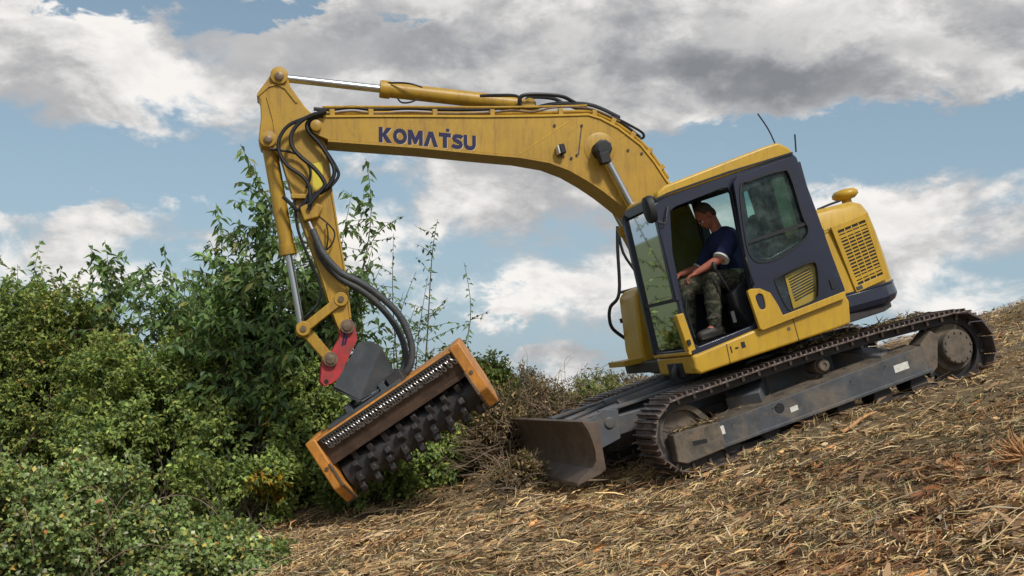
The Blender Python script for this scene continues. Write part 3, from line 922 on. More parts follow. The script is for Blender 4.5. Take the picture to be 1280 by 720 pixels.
# ---- seat and controls inside the cab
seat = MB()
seat.box((.30, .72, 1.47), (.50, .46, .11)).box((.30, .72, 1.28), (.36, .34, .26))
so = part('operator_seat', seat, 'seat', exc, True, bevel=.04, seg=3)
part('backrest', MB().prism([(.13, 1.50), (.03, 1.50), (-.13, 2.10), (-.10, 2.22), (-.02, 2.22), (.02, 2.10)], .50, .94), 'seat', so, True, bevel=.04, seg=3)
for y_ in (1.02, .42):
    part('console', MB().prism([(.62, 1.40), (.62, 1.52), (.5, 1.60), (.0, 1.58), (.0, 1.36), (.3, 1.14), (.5, 1.14)], y_ - .07, y_ + .07), 'black', so, True, bevel=.02)
    part('armrest', MB().box((.20, y_, 1.72), (.36, .08, .06)), 'seat', so, True, bevel=.02)
    part('lever', MB().cyl((.60, y_, 1.55), (.68, y_, 1.76), .012, 8).ellipsoid((.69, y_, 1.80), (.025, .025, .055)), 'black', so, True)
part('console_strap', MB().box(pu(917, 396, 1.10), (.035, .01, .11)), 'hosegrey', so, True)
for y_ in (.62, .82):
    part('travel_lever', MB().tube([(.98, y_, 1.12), (1.0, y_, 1.45), (.95, y_, 1.62)], .012, 8), 'black', so, True)

# ---- boom
BY0, BY1 = -.22, .14
top_px = [(404, 147), (450, 146.5), (520, 146.5), (600, 147), (680, 146), (735, 144.5), (750, 149), (772, 160.5), (800, 182), (817, 203), (832, 226), (858, 257), (880, 303), (891, 338)]
foot_px = [(893, 358), (882, 370), (868, 369)]
bot_px = [(852, 350), (826, 309), (806, 280), (790, 262), (775, 249.5), (755, 234), (735, 220.5), (712, 207.5), (687, 198), (650, 191.5), (600, 187), (525, 179.5), (450, 174), (410, 171)]
tip_px = [(399, 170), (391, 166), (388, 158), (391, 151), (398, 147.5)]
bot_px = [(u, v + 3.5) if u < 800 else (u, v) for u, v in bot_px]
bo = part('boom', MB().prism(pxz(top_px + foot_px + bot_px + tip_px, BY1), BY0, BY1), 'yellow_worn', exc, True, bevel=.006)
bo['label'] = 'long cranked yellow boom with blue lettering on its side'
part('top_plate', MB().ribbon(pxz(top_px, BY1), -.022, BY0 - .014, BY1 + .014), 'yellow', bo, True)
part('bottom_plate', MB().ribbon(pxz(bot_px[2:], BY1), -.022, BY0 - .014, BY1 + .014), 'yellow_worn', bo, True)
# weld seams, ring and plates on the side
def side_bar(a, b, w, mm, name, y=BY1, t=.006):
    p, q = pu(*a, y), pu(*b, y)
    part(name, MB().bar(p, q, t, w), mm, bo, True)
side_bar((650, 192.5), (712, 151), .012, 'yellow', 'weld_seam')
side_bar((762, 179), (785, 166), .010, 'yellow', 'weld_seam')
side_bar((727, 157), (723, 193), .012, 'hosegrey', 'hose_clip')
for u, v in ((727, 157), (721, 194), (693, 157), (785, 188), (802, 192), (714, 198)):
    p = pu(u, v, BY1)
    part('bolt', MB().cyl((p[0], BY1 - .005, p[2]), (p[0], BY1 + .012, p[2]), .014, 8), 'dark', bo, True)
p = pu(750, 186, BY1)
part('pin_boss', MB().lathe((p[0], BY1 - .02, p[2]), (p[0], BY1 + .1, p[2]), [(0, .17), (.024, .17), (.03, .15), (.03, .05)], 32), 'yellow_worn', bo, True)
p = pu(395, 158, BY1)
part('tip_pin', MB().lathe((p[0], BY0 - .06, p[2]), (p[0], BY1 + .06, p[2]), [(0, .02), (.01, .055), (BY1 - BY0 + .11, .055), (BY1 - BY0 + .12, .03)], 18), 'yellow_worn', bo, True)
p = pu(701, 187, BY1 + .05)
part('work_lamp', MB().box((p[0] - .008, BY1 + .05, p[2]), (.06, .10, .10)), 'black', bo, True, bevel=.01)
part('lamp_glass', MB().box((p[0] + .03, BY1 + .05, p[2]), (.02, .085, .085)), 'white', bo, True, bevel=.005)
p = pu(697, 193, BY1); part('lamp_bracket', MB().bar(pu(697, 196, BY1 + .01), pu(706, 195, BY1 + .01), .02, .012), 'pin', bo, True)
# boom top bracket for the arm cylinder
br = pxz([(645, 146), (652, 128), (660, 125), (668, 130), (682, 146)], .03)
for y0, y1 in ((-.17, -.13), (-.01, .03)):
    part('cylinder_bracket', MB().prism(br, y0, y1), 'yellow_worn', bo, True, bevel=.005)
# lettering on the boom side
def stroke(path, w):
    P = np.array(path, float)
    T = np.gradient(P, axis=0); T /= np.linalg.norm(T, axis=1)[:, None]
    N = np.stack([-T[:, 1], T[:, 0]], 1) * w / 2
    return [tuple(p) for p in P + N] + [tuple(p) for p in (P - N)[::-1]]
def arc(cx, cy, rx, ry, a0, a1, n=10): return [(cx + rx * math.cos(R_(a)), cy + ry * math.sin(R_(a))) for a in np.linspace(a0, a1, n)]
LET = [
    ([[(0, 0), (0, 1), (.29, 1), (.29, .60), (.58, 1), (.97, 1), (.56, .52), (1.0, 0), (.61, 0), (.29, .42), (.29, 0)]], [], 1.0),
    ([arc(.53, .5, .53, .52, 0, 342, 20)], [arc(.53, .5, .25, .25, 0, 342, 20)], 1.06),
    ([[(0, 0), (0, 1), (.31, 1), (.56, .52), (.81, 1), (1.12, 1), (1.12, 0), (.84, 0), (.84, .46), (.64, .08), (.48, .08), (.28, .46), (.28, 0)]], [], 1.12),
    ([[(0, 0), (.38, 1), (.72, 1), (1.10, 0), (.77, 0), (.55, .62), (.33, 0)]], [], 1.10),
    ([[(.0, .73), (.0, 1.0), (.92, 1.0), (.92, .73), (.62, .73), (.62, 0), (.30, 0), (.30, .73)], [(.56, 1.09), (.56, 1.30), (.82, 1.30), (.82, 1.09)]], [], .92),
    ([stroke([(.80, .76), (.72, .84), (.58, .86), (.34, .86), (.20, .80), (.16, .70), (.22, .60), (.36, .55), (.54, .48), (.68, .42), (.72, .30), (.66, .19), (.52, .14), (.30, .14), (.14, .17), (.04, .26)], .27)], [], .86),
    ([stroke([(.14, 1.0), (.14, .75), (.14, .45)] + arc(.47, .40, .33, .27, 180, 360, 9)[0:] + [(.80, .45), (.80, .75), (.80, 1.0)], .28)], [], .94),
]
b0, b1, u0 = pu(473.5, 177.5, BY1), pu(595, 188.5, BY1), pu(473.5, 158.5, BY1)
tot = sum(l[2] for l in LET) + .06 * 6
ex, ez = (b1 - b0) / tot, (u0 - b0)
x0 = 0
for polys, holes, w in LET:
    for mm, dx, dz, y0, y1 in (('logoedge', .03, -.03, BY1, BY1 + .0012), ('logo', 0, 0, BY1 + .0005, BY1 + .0032)):
        mb = MB()
        f = lambda l: [tuple((b0 + ex * (x0 + x + dx) + ez * (z + dz))[[0, 2]]) for x, z in l]
        for i, pg in enumerate(polys): mb.plate(f(pg), [f(h) for h in holes] if i == 0 else [], y0, y1)
        part('letter' if mm == 'logo' else 'letter_edge', mb, mm, bo, True, smooth=False)
    x0 += w + .06
# steel pipes along the boom top, and clamps
tp = pxz(top_px[:11], BY1)
P = np.array(tp); T = np.gradient(P, axis=0); T /= np.linalg.norm(T, axis=1)[:, None]; N = np.stack([T[:, 1], -T[:, 0]], 1)
if N[3][1] < 0: N = -N
for y_, off, r in ((.10, .055, .017), (.02, .055, .017), (-.06, .055, .017), (-.15, .055, .017), (.10, .115, .013)):
    pts = [(p[0] + n[0] * off, y_, p[1] + n[1] * off) for p, n in zip(P, N)]
    if off > .1: pts = [pts[0]] + pts[1:6]
    part('hydraulic_pipe', MB().tube(pts, r, 8, 3), 'yellow_worn', bo, True)
for k in (0.25, 1.2, 2.3, 3.2, 4.4, 5.6, 6.7, 7.6, 8.5, 9.4):
    i = int(k); f = k - i
    p = P[i] * (1 - f) + P[i + 1] * f; n = N[i]; t_ = T[i]
    part('pipe_clamp', MB().box((p[0] + n[0] * .05, -.05, p[1] + n[1] * .05), (.05, .36, .075), ((t_[0], 0, t_[1]), (0, 1, 0), (n[0], 0, n[1]))), 'yellow_worn', bo, True, bevel=.005)
def hose(pxs, r, m_='rubber', parent=bo, n=8):
    part('hydraulic_hose', MB().tube([pu(u, v, y) for u, v, y in pxs], r, n, 6), m_, parent, True)
for y_, dv, mm, r in ((.06, -9, 'rubber', .013), (-.02, -11, 'hosegrey', .012), (.115, -5, 'pin', .010)):
    hose([(392, 146 + dv, y_), (410, 147 + dv, y_), (440, 144 + dv, y_), (470, 147 + dv, y_), (510, 145 + dv, y_), (560, 147 + dv, y_), (610, 146 + dv, y_), (640, 143 + dv, y_), (665, 145 + dv, y_), (690, 140 + dv, y_), (720, 139 + dv, y_), (745, 143 + dv, y_), (775, 157 + dv, y_)], r, mm)
hose([(600, 120, .0), (622, 119, .0), (645, 120, -.02), (652, 128, .0)], .017)
hose([(650, 134, .06), (651, 121, .08), (668, 118, .08), (700, 120, .06), (716, 127, .04), (730, 135, .02), (745, 139, .0), (775, 153, .02), (800, 172, .04)], .021)
hose([(655, 130, -.12), (662, 122, -.12), (690, 123, -.12), (708, 131, -.1), (728, 138, -.1), (755, 150, -.1), (775, 163, -.1), (796, 180, -.1)], .019)
hose([(745, 141, .1), (770, 148, .1), (790, 158, .1), (803, 166, .1), (804, 172, .08), (795, 172, .06), (778, 160, .04)], .014)
hose([(478, 104, -.03), (500, 103.5, .05), (515, 105, .08), (528, 109, .08)], .010)
hose([(497, 123, .03), (502, 128, .06), (512, 128, .08), (522, 124, .06)], .009)

# ---- cylinders
def cylinder(name, p_rod, p_base, frac, r_body, r_rod, m_='yellow_worn', eye=.055, ywid=.07):
    p0, p1 = np.array(p_rod, float), np.array(p_base, float)
    L = np.linalg.norm(p1 - p0); d = (p1 - p0) / L
    g = p0 + d * L * frac
    Lb = np.linalg.norm(p1 - g)
    mb = MB().lathe(g, p1, [(-.0, r_rod * 1.1), (0, r_body * 1.12), (.03, r_body * 1.16), (.10, r_body * 1.16), (.105, r_body), (Lb - .08, r_body), (Lb - .06, r_body * .8), (Lb, r_body * .7)], 24)
    mb.cyl(p1 - np.array([0, ywid, 0]), p1 + np.array([0, ywid, 0]), eye * 1.15, 18)
    o = part(name, mb, m_, exc, True, angle=30)
    part('rod', MB().cyl(p0, g + d * .02, r_rod, 20), 'chrome', o, True, angle=30)
    part('rod_eye', MB().cyl(p0 - np.array([0, ywid, 0]), p0 + np.array([0, ywid, 0]), eye, 20).cyl(p0 - np.array([0, ywid + .02, 0]), p0 + np.array([0, ywid + .02, 0]), eye * .6, 12), 'yellow_worn', o, True, angle=30)
    return o
cylinder('arm_cylinder', pu(349, 97, -.07), pu(661, 132, -.07), .392, .078, .040)
cylinder('bucket_cylinder', pu(377, 410, -.07), pu(335, 174, -.07), .385, .072, .034)
for y_ in (.215, -.30):
    c_ = np.array([pu(752, 187, .215)[0], y_, pu(752, 187, .215)[2]])
    b_ = np.array([.66, y_, 1.12])
    bc = cylinder('boom_cylinder', c_, b_, .36, .068, .037, ywid=.05)
    part('rod_cap', MB().lathe(c_ - np.array([0, .055 * np.sign(y_ + .07), 0]), c_ + np.array([0, .10 * np.sign(y_ + .07), 0]), [(0, .092), (.13, .092), (.138, .07), (.15, .07), (.152, .01)], 9), 'black', bc, True)
    part('cap_tab', MB().box(c_ + np.array([.02, .06 * np.sign(y_ + .07), -.10]), (.11, .10, .12)), 'black', bc, True, bevel=.012)

# ---- arm
AY0, AY1 = -.20, .06
arm_px = [(349, 86), (341, 89), (333, 101), (321, 117), (325, 125), (326, 147), (323, 175), (326, 184), (340, 186), (351, 196), (362, 232), (374, 268), (392, 318), (404, 353), (412, 380), (420, 402), (424, 412), (433, 419), (441, 412), (439, 397), (435, 358), (430, 325), (424, 290), (416, 242), (413, 212), (408, 182), (403, 168), (396, 148), (382, 134), (363, 108), (359, 94), (356, 88)]
arm = part('arm', MB().prism(pxz(arm_px, AY1), AY0, AY1), 'yellow_worn', exc, True, bevel=.012)
part('front_plate', MB().ribbon(pxz(arm_px[9:17], AY1), -.016, AY0 - .012, AY1 + .012), 'yellow_worn', arm, True)
part('rear_plate', MB().ribbon(pxz(arm_px[19:26], AY1), -.016, AY0 - .012, AY1 + .012), 'yellow_worn', arm, True)
part('gusset_rib', MB().ribbon(pxz([(321, 119), (335, 107), (347, 104), (358, 110), (372, 128)], AY1), .018, AY0 - .014, AY1 + .014), 'yellow_worn', arm, True)
part('side_rib', MB().ribbon(pxz([(335, 121), (343, 150), (347, 180)], AY1), .016, AY1 - .005, AY1 + .012), 'yellow_worn', arm, True)
for u, v, r in ((349, 95, .085), (335, 174, .08), (433, 409, .075), (426, 374, .06)):
    p = pu(u, v, AY1)
    part('pin_boss', MB().lathe((p[0], AY0 - .035, p[2]), (p[0], AY1 + .05, p[2]), [(0, r * .4), (.005, r), (AY1 - AY0 + .07, r), (AY1 - AY0 + .075, r * .6), (AY1 - AY0 + .09, r * .55), (AY1 - AY0 + .095, r * .2)], 20), 'yellow_worn', arm, True)
for u, v, r in ((349, 95, .04), (335, 174, .036), (426, 374, .03)):
    p = pu(u, v, AY1 + .05)
    part('pin_cap', MB().lathe((p[0], AY1 + .04, p[2]), (p[0], AY1 + .07, p[2]), [(0, r), (.022, r), (.026, r * .7), (.027, .005)], 12), 'pin', arm, True)
lb = pxz([(390, 205), (403, 202), (404, 232), (391, 240)], AY1)
part('warning_label', MB().prism(lb, AY1 + .001, AY1 + .003), 'label', arm, True)
# valve block and pipes low on the arm
v0 = pu(392, 262, .10)
part('valve_block', MB().prism(pxz([(374, 259), (392, 253), (404, 258), (398, 272), (380, 277)], .11), .06, .15), 'yellow_worn', arm, True, bevel=.012)
part('valve_block', MB().prism(pxz([(363, 243), (382, 243), (383, 249), (364, 249)], .09), .06, .13), 'yellow_worn', arm, True, bevel=.008)
part('fitting', MB().tube([pu(386, 277, .11), pu(393, 293, .12)], .017, 10, 1), 'chrome', arm, True)
def C1(l, y=.17): return [(300 + x / 4, 70 + yy / 4, y) for x, yy in l]
hose(C1([(430, 282), (330, 310), (240, 350), (195, 420), (200, 490), (240, 550), (310, 600), (345, 650), (352, 720), (345, 770)]), .019, parent=arm)
hose(C1([(430, 276), (350, 300), (290, 340), (255, 400), (265, 460), (310, 510), (370, 560), (412, 612), (422, 650), (380, 700), (345, 745)], .20), .021, parent=arm)
hose(C1([(420, 290), (345, 325), (340, 370), (400, 440), (440, 500), (470, 560), (465, 610), (430, 660), (370, 695), (340, 730)], .14), .021, parent=arm)
hose(C1([(430, 300), (360, 330), (350, 385), (425, 470), (480, 555), (492, 600), (455, 650), (400, 690)], .12), .016, parent=arm)
hose(C1([(150, 465), (250, 480), (310, 505), (348, 560), (350, 610), (330, 660)], .12), .013, parent=arm)
hose([(354, 246, .1), (366, 257, .13), (373, 262, .13), (383, 250, .13), (388, 238, .13)], .020, parent=arm)
hose([(368, 250, .09), (372, 285, .09), (384, 318, .09), (396, 345, .08), (401, 362, .08), (398, 378, .06), (388, 391, .04), (380, 398, .0)], .014, parent=arm)
hose([(395, 268, .1), (408, 278, .14), (418, 290, .14), (416, 303, .14), (409, 312, .12)], .008, parent=arm)
hose([(408, 280, .1), (410, 295, .13), (408, 313, .12)], .008, parent=arm)
# two big hoses to the cutter head
hose([(391, 287, .13), (397, 302, .15), (405, 318, .17), (425, 340, .18), (450, 353, .2), (472, 368, .2), (495, 389, .2), (508, 411, .2), (515, 435, .2), (513, 456, .2), (506, 468, .18), (498, 480, .12)], .034, 'hosegrey', exc, 12)
hose([(395, 300, .10), (404, 325, .08), (425, 348, .06), (450, 362, .06), (470, 378, .06), (488, 398, .06), (502, 422, .06), (507, 446, .06), (503, 465, .06), (494, 480, .04)], .032, 'hosegrey', exc, 12)

# ---- linkage and hitch
for y0, y1 in ((.075, .11), (-.25, -.215)):
    a, b = np.array(pxz([(426, 374)], .1)[0]), np.array(pxz([(379, 411)], .1)[0])
    mb = MB().bar((a[0], (y0 + y1) / 2, a[1]), (b[0], (y0 + y1) / 2, b[1]), y1 - y0, .085)
    for c_ in (a, b): mb.cyl((c_[0], y0 - .006, c_[1]), (c_[0], y1 + .008, c_[1]), .068, 20)
    lk = part('tipping_link', mb, 'yellow_worn', exc, True, bevel=.005)
    for c_ in (a, b): part('link_pin', MB().cyl((c_[0], y0, c_[1]), (c_[0], y1 + .02, c_[1]), .03, 14), 'pin', lk, True)
a, b = np.array(pxz([(380, 412)], -.07)[0]), np.array(pxz([(412, 449)], -.07)[0])
mb = MB().bar((a[0], -.07, a[1]), (b[0], -.07, b[1]), .20, .10).cyl((a[0], -.2, a[1]), (a[0], .06, a[1]), .075, 18).cyl((b[0], -.19, b[1]), (b[0], .05, b[1]), .075, 18)
part('bucket_link', mb, 'yellow_worn', exc, True, bevel=.006)
red_px = [(428, 402), (437, 400), (444, 407), (447, 424), (438, 442), (430, 460), (424, 473), (415, 480), (405, 483), (400, 477), (403, 451), (415, 438), (424, 422), (426, 409)]
h_l = pxz(red_px, .13)
qh = part('quick_hitch', MB().prism(h_l, .085, .13).prism(h_l, -.27, -.225).prism(pxz([(412, 450), (432, 455), (424, 473), (408, 478), (402, 470)], .13), -.225, .085), 'red', exc, True, bevel=.006)
qh['label'] = 'faded red quick hitch at the arm end'
part('edge_plate', MB().ribbon(pxz(red_px[3:7], .13), .014, .07, .142), 'red', qh, True)
for u, v, r in ((434, 408, .060), (413, 449, .060)):
    p = pu(u, v, .13)
    part('hitch_pin', MB().lathe((p[0], -.30, p[2]), (p[0], .2, p[2]), [(0, r * .7), (.46, r * .7), (.461, r * 1.15), (.475, r * 1.15), (.476, r * .8), (.49, r * .75), (.495, r * .3)], 20), 'pin', qh, True)
p = pu(408, 477, .13)
part('hitch_hole', MB().cyl((p[0], .12, p[2]), (p[0], .1325, p[2]), .022, 14), 'black', qh, True)
for (a, b) in (((431, 416), (428, 432)), ((434, 419), (431, 431))):
    part('stencil_mark', MB().bar(pu(*a, .132), pu(*b, .132), .002, .018), 'logo', qh, True)
# ================================================================== CUTTER HEAD
FW = -RC[2]
def pd(u, v, D): return CAM_M + ray(u, v) * D
D0 = 10.22
O_ = pd(392, 552, D0); a_ = pd(565, 436, D0) - O_
a_ /= np.linalg.norm(a_)
n0 = -FW - a_ * (-FW @ a_); n0 /= np.linalg.norm(n0)
d0 = np.cross(a_, n0)
if d0 @ (pd(440, 625, D0) - O_) < 0: d0 = -d0
th = R_(2)
d_ = math.cos(th) * d0 - math.sin(th) * n0
n_ = math.cos(th) * n0 + math.sin(th) * d0
PXM = D0 / FPX
def ml(a, d, n): return O_ + a_ * a + d_ * d + n_ * n
def mprism(poly, a0, a1, mb=None):
    """(d,n) outline extruded along the rotor axis"""
    mb = mb or MB()
    n = len(poly)
    return mb.add([ml(a0, d, q) for d, q in poly] + [ml(a1, d, q) for d, q in poly],
                  [tuple(range(n)), tuple(range(2 * n - 1, n - 1, -1))] + [((i + 1) % n, i, n + i, n + (i + 1) % n) for i in range(n)])
mul = empty('mulcher_head')
mul.matrix_world = M_WORLD
tag(mul, 'orange forestry mulcher head with chain curtain and toothed rotor hanging from the excavator arm', 'mulcher')
LA = 213 * PXM                                   # inner length between the end plates
def mpart(name, mb, m_, parent=mul, **k): return part(name, mb, m_, parent, **k)
hood = mpart('hood', mprism([(.0, .11), (.02, .13), (.255, .105), (.27, .09), (.03, .10), (.025, -.42), (.42, -.48), (.42, -.50), (.0, -.45)], .03, LA - .03), 'brown', bevel=.004)
mpart('hood_top', mprism([(-.012, .135), (.012, .145), (.012, -.46), (-.012, -.46)], .02, LA - .02), 'orange', hood, bevel=.004)
mpart('hood_lip', mprism([(.24, .118), (.28, .114), (.28, .098), (.24, .10)], .04, LA - .04), 'brown', hood, bevel=.003)
for s, (x0, x1) in enumerate(((-.050, .055), (LA - .050, LA + .060))):
    ep = mpart('end_plate', mprism([(-.03, .15), (.24, .185), (.36, .20), (.47, .21), (.655, .06), (.66, .02), (.60, -.30), (.42, -.52), (-.03, -.47)], x0, x1), 'orange', bevel=.012)
    xi = x1 - .004 if s == 0 else x0 + .004
    mpart('wear_rim', mprism([(.24, .20), (.48, .225), (.66, .07), (.65, .05), (.47, .20), (.24, .18)], xi - .012, xi + .012), 'pin', ep, bevel=.003)
    mpart('bolt', MB().cyl(ml((x0 + x1) / 2, .27, .18), ml((x0 + x1) / 2, .27, .20), .02, 8), 'pin', ep)
    mpart('skid', mprism([(.655, .075), (.672, .06), (.62, -.30), (.60, -.30)], x0 - .01, x1 + .01), 'dark', ep, bevel=.003)
# rotor with staggered teeth
RD, RN = .455, -.09
rot = mpart('rotor', MB().lathe(ml(.08, RD, RN), ml(LA - .07, RD, RN), [(0, .06), (0, .155), (LA - .15, .155), (LA - .15, .06)], 28), 'dark')
NT_ = 42
tooth = None
for k in range(NT_):
    x = .13 + (LA - .26) * k / (NT_ - 1)
    for q in range(2):
        ang = k * .62 + q * math.pi + rng.normal(0, .08)
        rd = d_ * math.cos(ang) + n_ * math.sin(ang)
        tn = np.cross(a_, rd)
        c = ml(x, RD, RN) + rd * .182
        Mx = Matrix(((a_[0], tn[0], rd[0], c[0]), (a_[1], tn[1], rd[1], c[1]), (a_[2], tn[2], rd[2], c[2]), (0, 0, 0, 1)))
        if tooth is None:
            tooth = mpart('tooth', MB().add([(-.03, -.05, -.045), (.03, -.05, -.045), (.03, .06, -.045), (-.03, .06, -.045), (-.027, -.04, .035), (.027, -.04, .035), (.027, .01, .052), (-.027, .01, .052)],
                                            [(0, 3, 2, 1), (4, 5, 6, 7), (0, 1, 5, 4), (1, 2, 6, 5), (2, 3, 7, 6), (3, 0, 4, 7)]), 'dark', rot, bevel=.005, seg=1)
            tooth.matrix_basis = Mx
        else:
            add_copy(tooth, rot, Mx)
# chain curtain: short three-link chains side by side
cm = MB()
def link(c, ax_l, ax_w, nrm, L=.048, W=.030, r=.0062, n=12, k=6):
    rings = []
    for i in range(n):
        q = 2 * math.pi * i / n
        p = c + ax_l * math.cos(q) * L / 2 * (1.0) + ax_w * math.sin(q) * W / 2
        o = (ax_l * math.cos(q) / L + ax_w * math.sin(q) / W); o /= np.linalg.norm(o)
        rings.append([p + r * (o * math.cos(b) + nrm * math.sin(b)) for b in np.linspace(0, 2 * math.pi, k, endpoint=False)])
    m0 = len(cm.v)
    cm.v += [tuple(p) for rg in rings for p in rg]
    cm.f += [(m0 + i * k + j, m0 + ((i + 1) % n) * k + j, m0 + ((i + 1) % n) * k + (j + 1) % k, m0 + i * k + (j + 1) % k) for i in range(n) for j in range(k)]
NC = 46
for i in range(NC):
    x = .12 + (LA - .22) * i / (NC - 1)
    tilt = rng.normal(.35, .14)
    ax = d_ * math.cos(tilt) + a_ * math.sin(tilt)
    sx = np.cross(n_, ax)
    for j in range(3):
        c = ml(x, .04, .165) + ax * (j * .036)
        if j % 2 == 0: link(c, ax, sx, n_)
        else: link(c, ax, n_, sx)
mpart('chain_curtain', cm, 'chain', kind='stuff', recalc=False, label='row of short bright steel chains along the hood edge')
mpart('chain_bar', mprism([(.005, .172), (.022, .172), (.022, .145), (.005, .145)], .09, LA - .08), 'dark')
# mounting bracket: folded charcoal plates up to the red hitch
DB = 10.40
mb = MB()
L_ = [(448, 428), (463, 426), (477, 433), (450, 500), (417, 483), (440, 443)]
R2 = [(477, 433), (488, 457), (500, 471), (450, 500)]
def on_plane(pts, ref):
    a, b, c = [pd(u, v, q) for u, v, q in ref]
    n = np.cross(b - a, c - a)
    return [CAM_M + ray(u, v) * ((a - CAM_M) @ n) / (ray(u, v) @ n) for u, v in pts]
vf = on_plane(L_, ((448, 428, DB - .16), (477, 433, DB - .19), (450, 500, DB - .27))) + on_plane(R2, ((477, 433, DB - .19), (450, 500, DB - .27), (500, 471, DB - .07)))
vb = [pd(u, v, DB + .22) for (u, v) in L_] + [pd(u, v, DB + .22) for (u, v) in R2]
outline = [0, 1, 2, 7, 8, 9, 3, 4, 5]
mb.add(vf + vb, [(0, 1, 2, 3, 4, 5), (6, 7, 8, 9)] + [tuple(10 + i for i in outline[::-1])] +
       [(outline[i], outline[(i + 1) % 9], 10 + outline[(i + 1) % 9], 10 + outline[i]) for i in range(9)])
bk = mpart('mount_bracket', mb, 'bracket', smooth=False, bevel=.004)
mpart('bracket_flange', MB().bar(pd(417, 484, DB - .17), pd(451, 502, DB - .27), .05, .014).bar(pd(451, 502, DB - .27), pd(503, 470, DB - .07), .05, .014), 'bracket', bk)
for x in (.42, .56, .80, .92):
    mpart('mount_block', mprism([(-.005, .08), (-.11, .02), (-.11, -.32), (-.005, -.36)], x, x + .07), 'bracket', bk, bevel=.006)
mpart('mount_plate', mprism([(-.012, .10), (-.045, .09), (-.045, -.38), (-.012, -.40)], .20, 1.02), 'bracket', bk, bevel=.006)
mpart('hose_block', mprism([(-.005, .10), (-.12, .06), (-.12, -.12), (-.005, -.16)], .90, 1.06), 'dark', bk, bevel=.008)
# ================================================================== DRIVER
def blob(name, build, m_, parent, voxel, smooth_it=4):
    mb = MB(); build(mb)
    me = bpy.data.meshes.new(name)
    me.from_pydata([tuple(from_upper(p)) for p in mb.v], [], mb.f)
    bm = bmesh.new(); bm.from_mesh(me); bmesh.ops.recalc_face_normals(bm, faces=bm.faces); bm.to_mesh(me); bm.free()
    tmp = bpy.data.objects.new('tmp', me); col.objects.link(tmp)
    r = tmp.modifiers.new('r', 'REMESH'); r.mode = 'VOXEL'; r.voxel_size = voxel
    s = tmp.modifiers.new('s', 'SMOOTH'); s.iterations = smooth_it; s.factor = .5
    dg = bpy.context.evaluated_depsgraph_get(); dg.update()
    out = bpy.data.meshes.new_from_object(tmp.evaluated_get(dg))
    bpy.data.objects.remove(tmp)
    out.materials.clear()
    return finish(name, out, m_, parent, smooth=True, angle=180)


def limb(mb, pts, rr):
    mb.tube([np.array(p, float) for p in pts], rr, 12, 1)
    for p, r in zip(pts, rr): mb.ellipsoid(p, (r, r, r), nu=12, nv=8)


per = empty('person')
per.matrix_world = M_WORLD
tag(per, 'driver in navy polo and camouflage trousers leaning forward on the cab seat', 'person')
HIP = np.array([.21, .72, 1.60]); NECK = np.array([.425, .72, 2.11])
HEAD = np.array([.515, .725, 2.315])
SHL, SHR = np.array([.39, .92, 2.03]), np.array([.42, .53, 2.02])
ELL, HAL = np.array([.575, .985, 1.87]), np.array([.84, .90, 1.79])
ELR, HAR = np.array([.58, .47, 1.84]), np.array([.84, .52, 1.82])
KNL, KNR = np.array([.69, .87, 1.70]), np.array([.84, .58, 1.69])
ANL, ANR = np.array([.76, .86, 1.26]), np.array([.92, .58, 1.24])
hf = np.array([.80, .05, -.60]); hf /= np.linalg.norm(hf)          # face looks forward and down
hs = np.array([0, 1, 0]) - hf * hf[1]; hs /= np.linalg.norm(hs); hu = np.cross(hf, hs)
def hp(f, s, u): return HEAD + hf * f + hs * s + hu * u
def hand(mb, W, fwd, side, s):
    """palm, four curled fingers and a thumb closing on a lever"""
    f = fwd / np.linalg.norm(fwd); k = np.cross(f, side); k /= np.linalg.norm(k)
    mb.ellipsoid(W + f * .045, (.052, .042, .018), (f, side, k), 12, 8)
    for i, (o, L) in enumerate(((-.030, .068), (-.010, .078), (.010, .074), (.028, .058))):
        b = W + f * .082 + side * o * s
        m1 = b + f * L * .45 - k * .012; m2 = m1 + f * L * .2 - k * L * .38; m3 = m2 - f * L * .18 - k * L * .25
        limb(mb, [b, m1, m2, m3], [.0105, .0098, .0092, .008])
    t0 = W + f * .02 - side * .035 * s
    limb(mb, [t0, t0 + f * .035 - side * .025 * s - k * .01, t0 + f * .06 - side * .018 * s - k * .035], [.013, .011, .009])
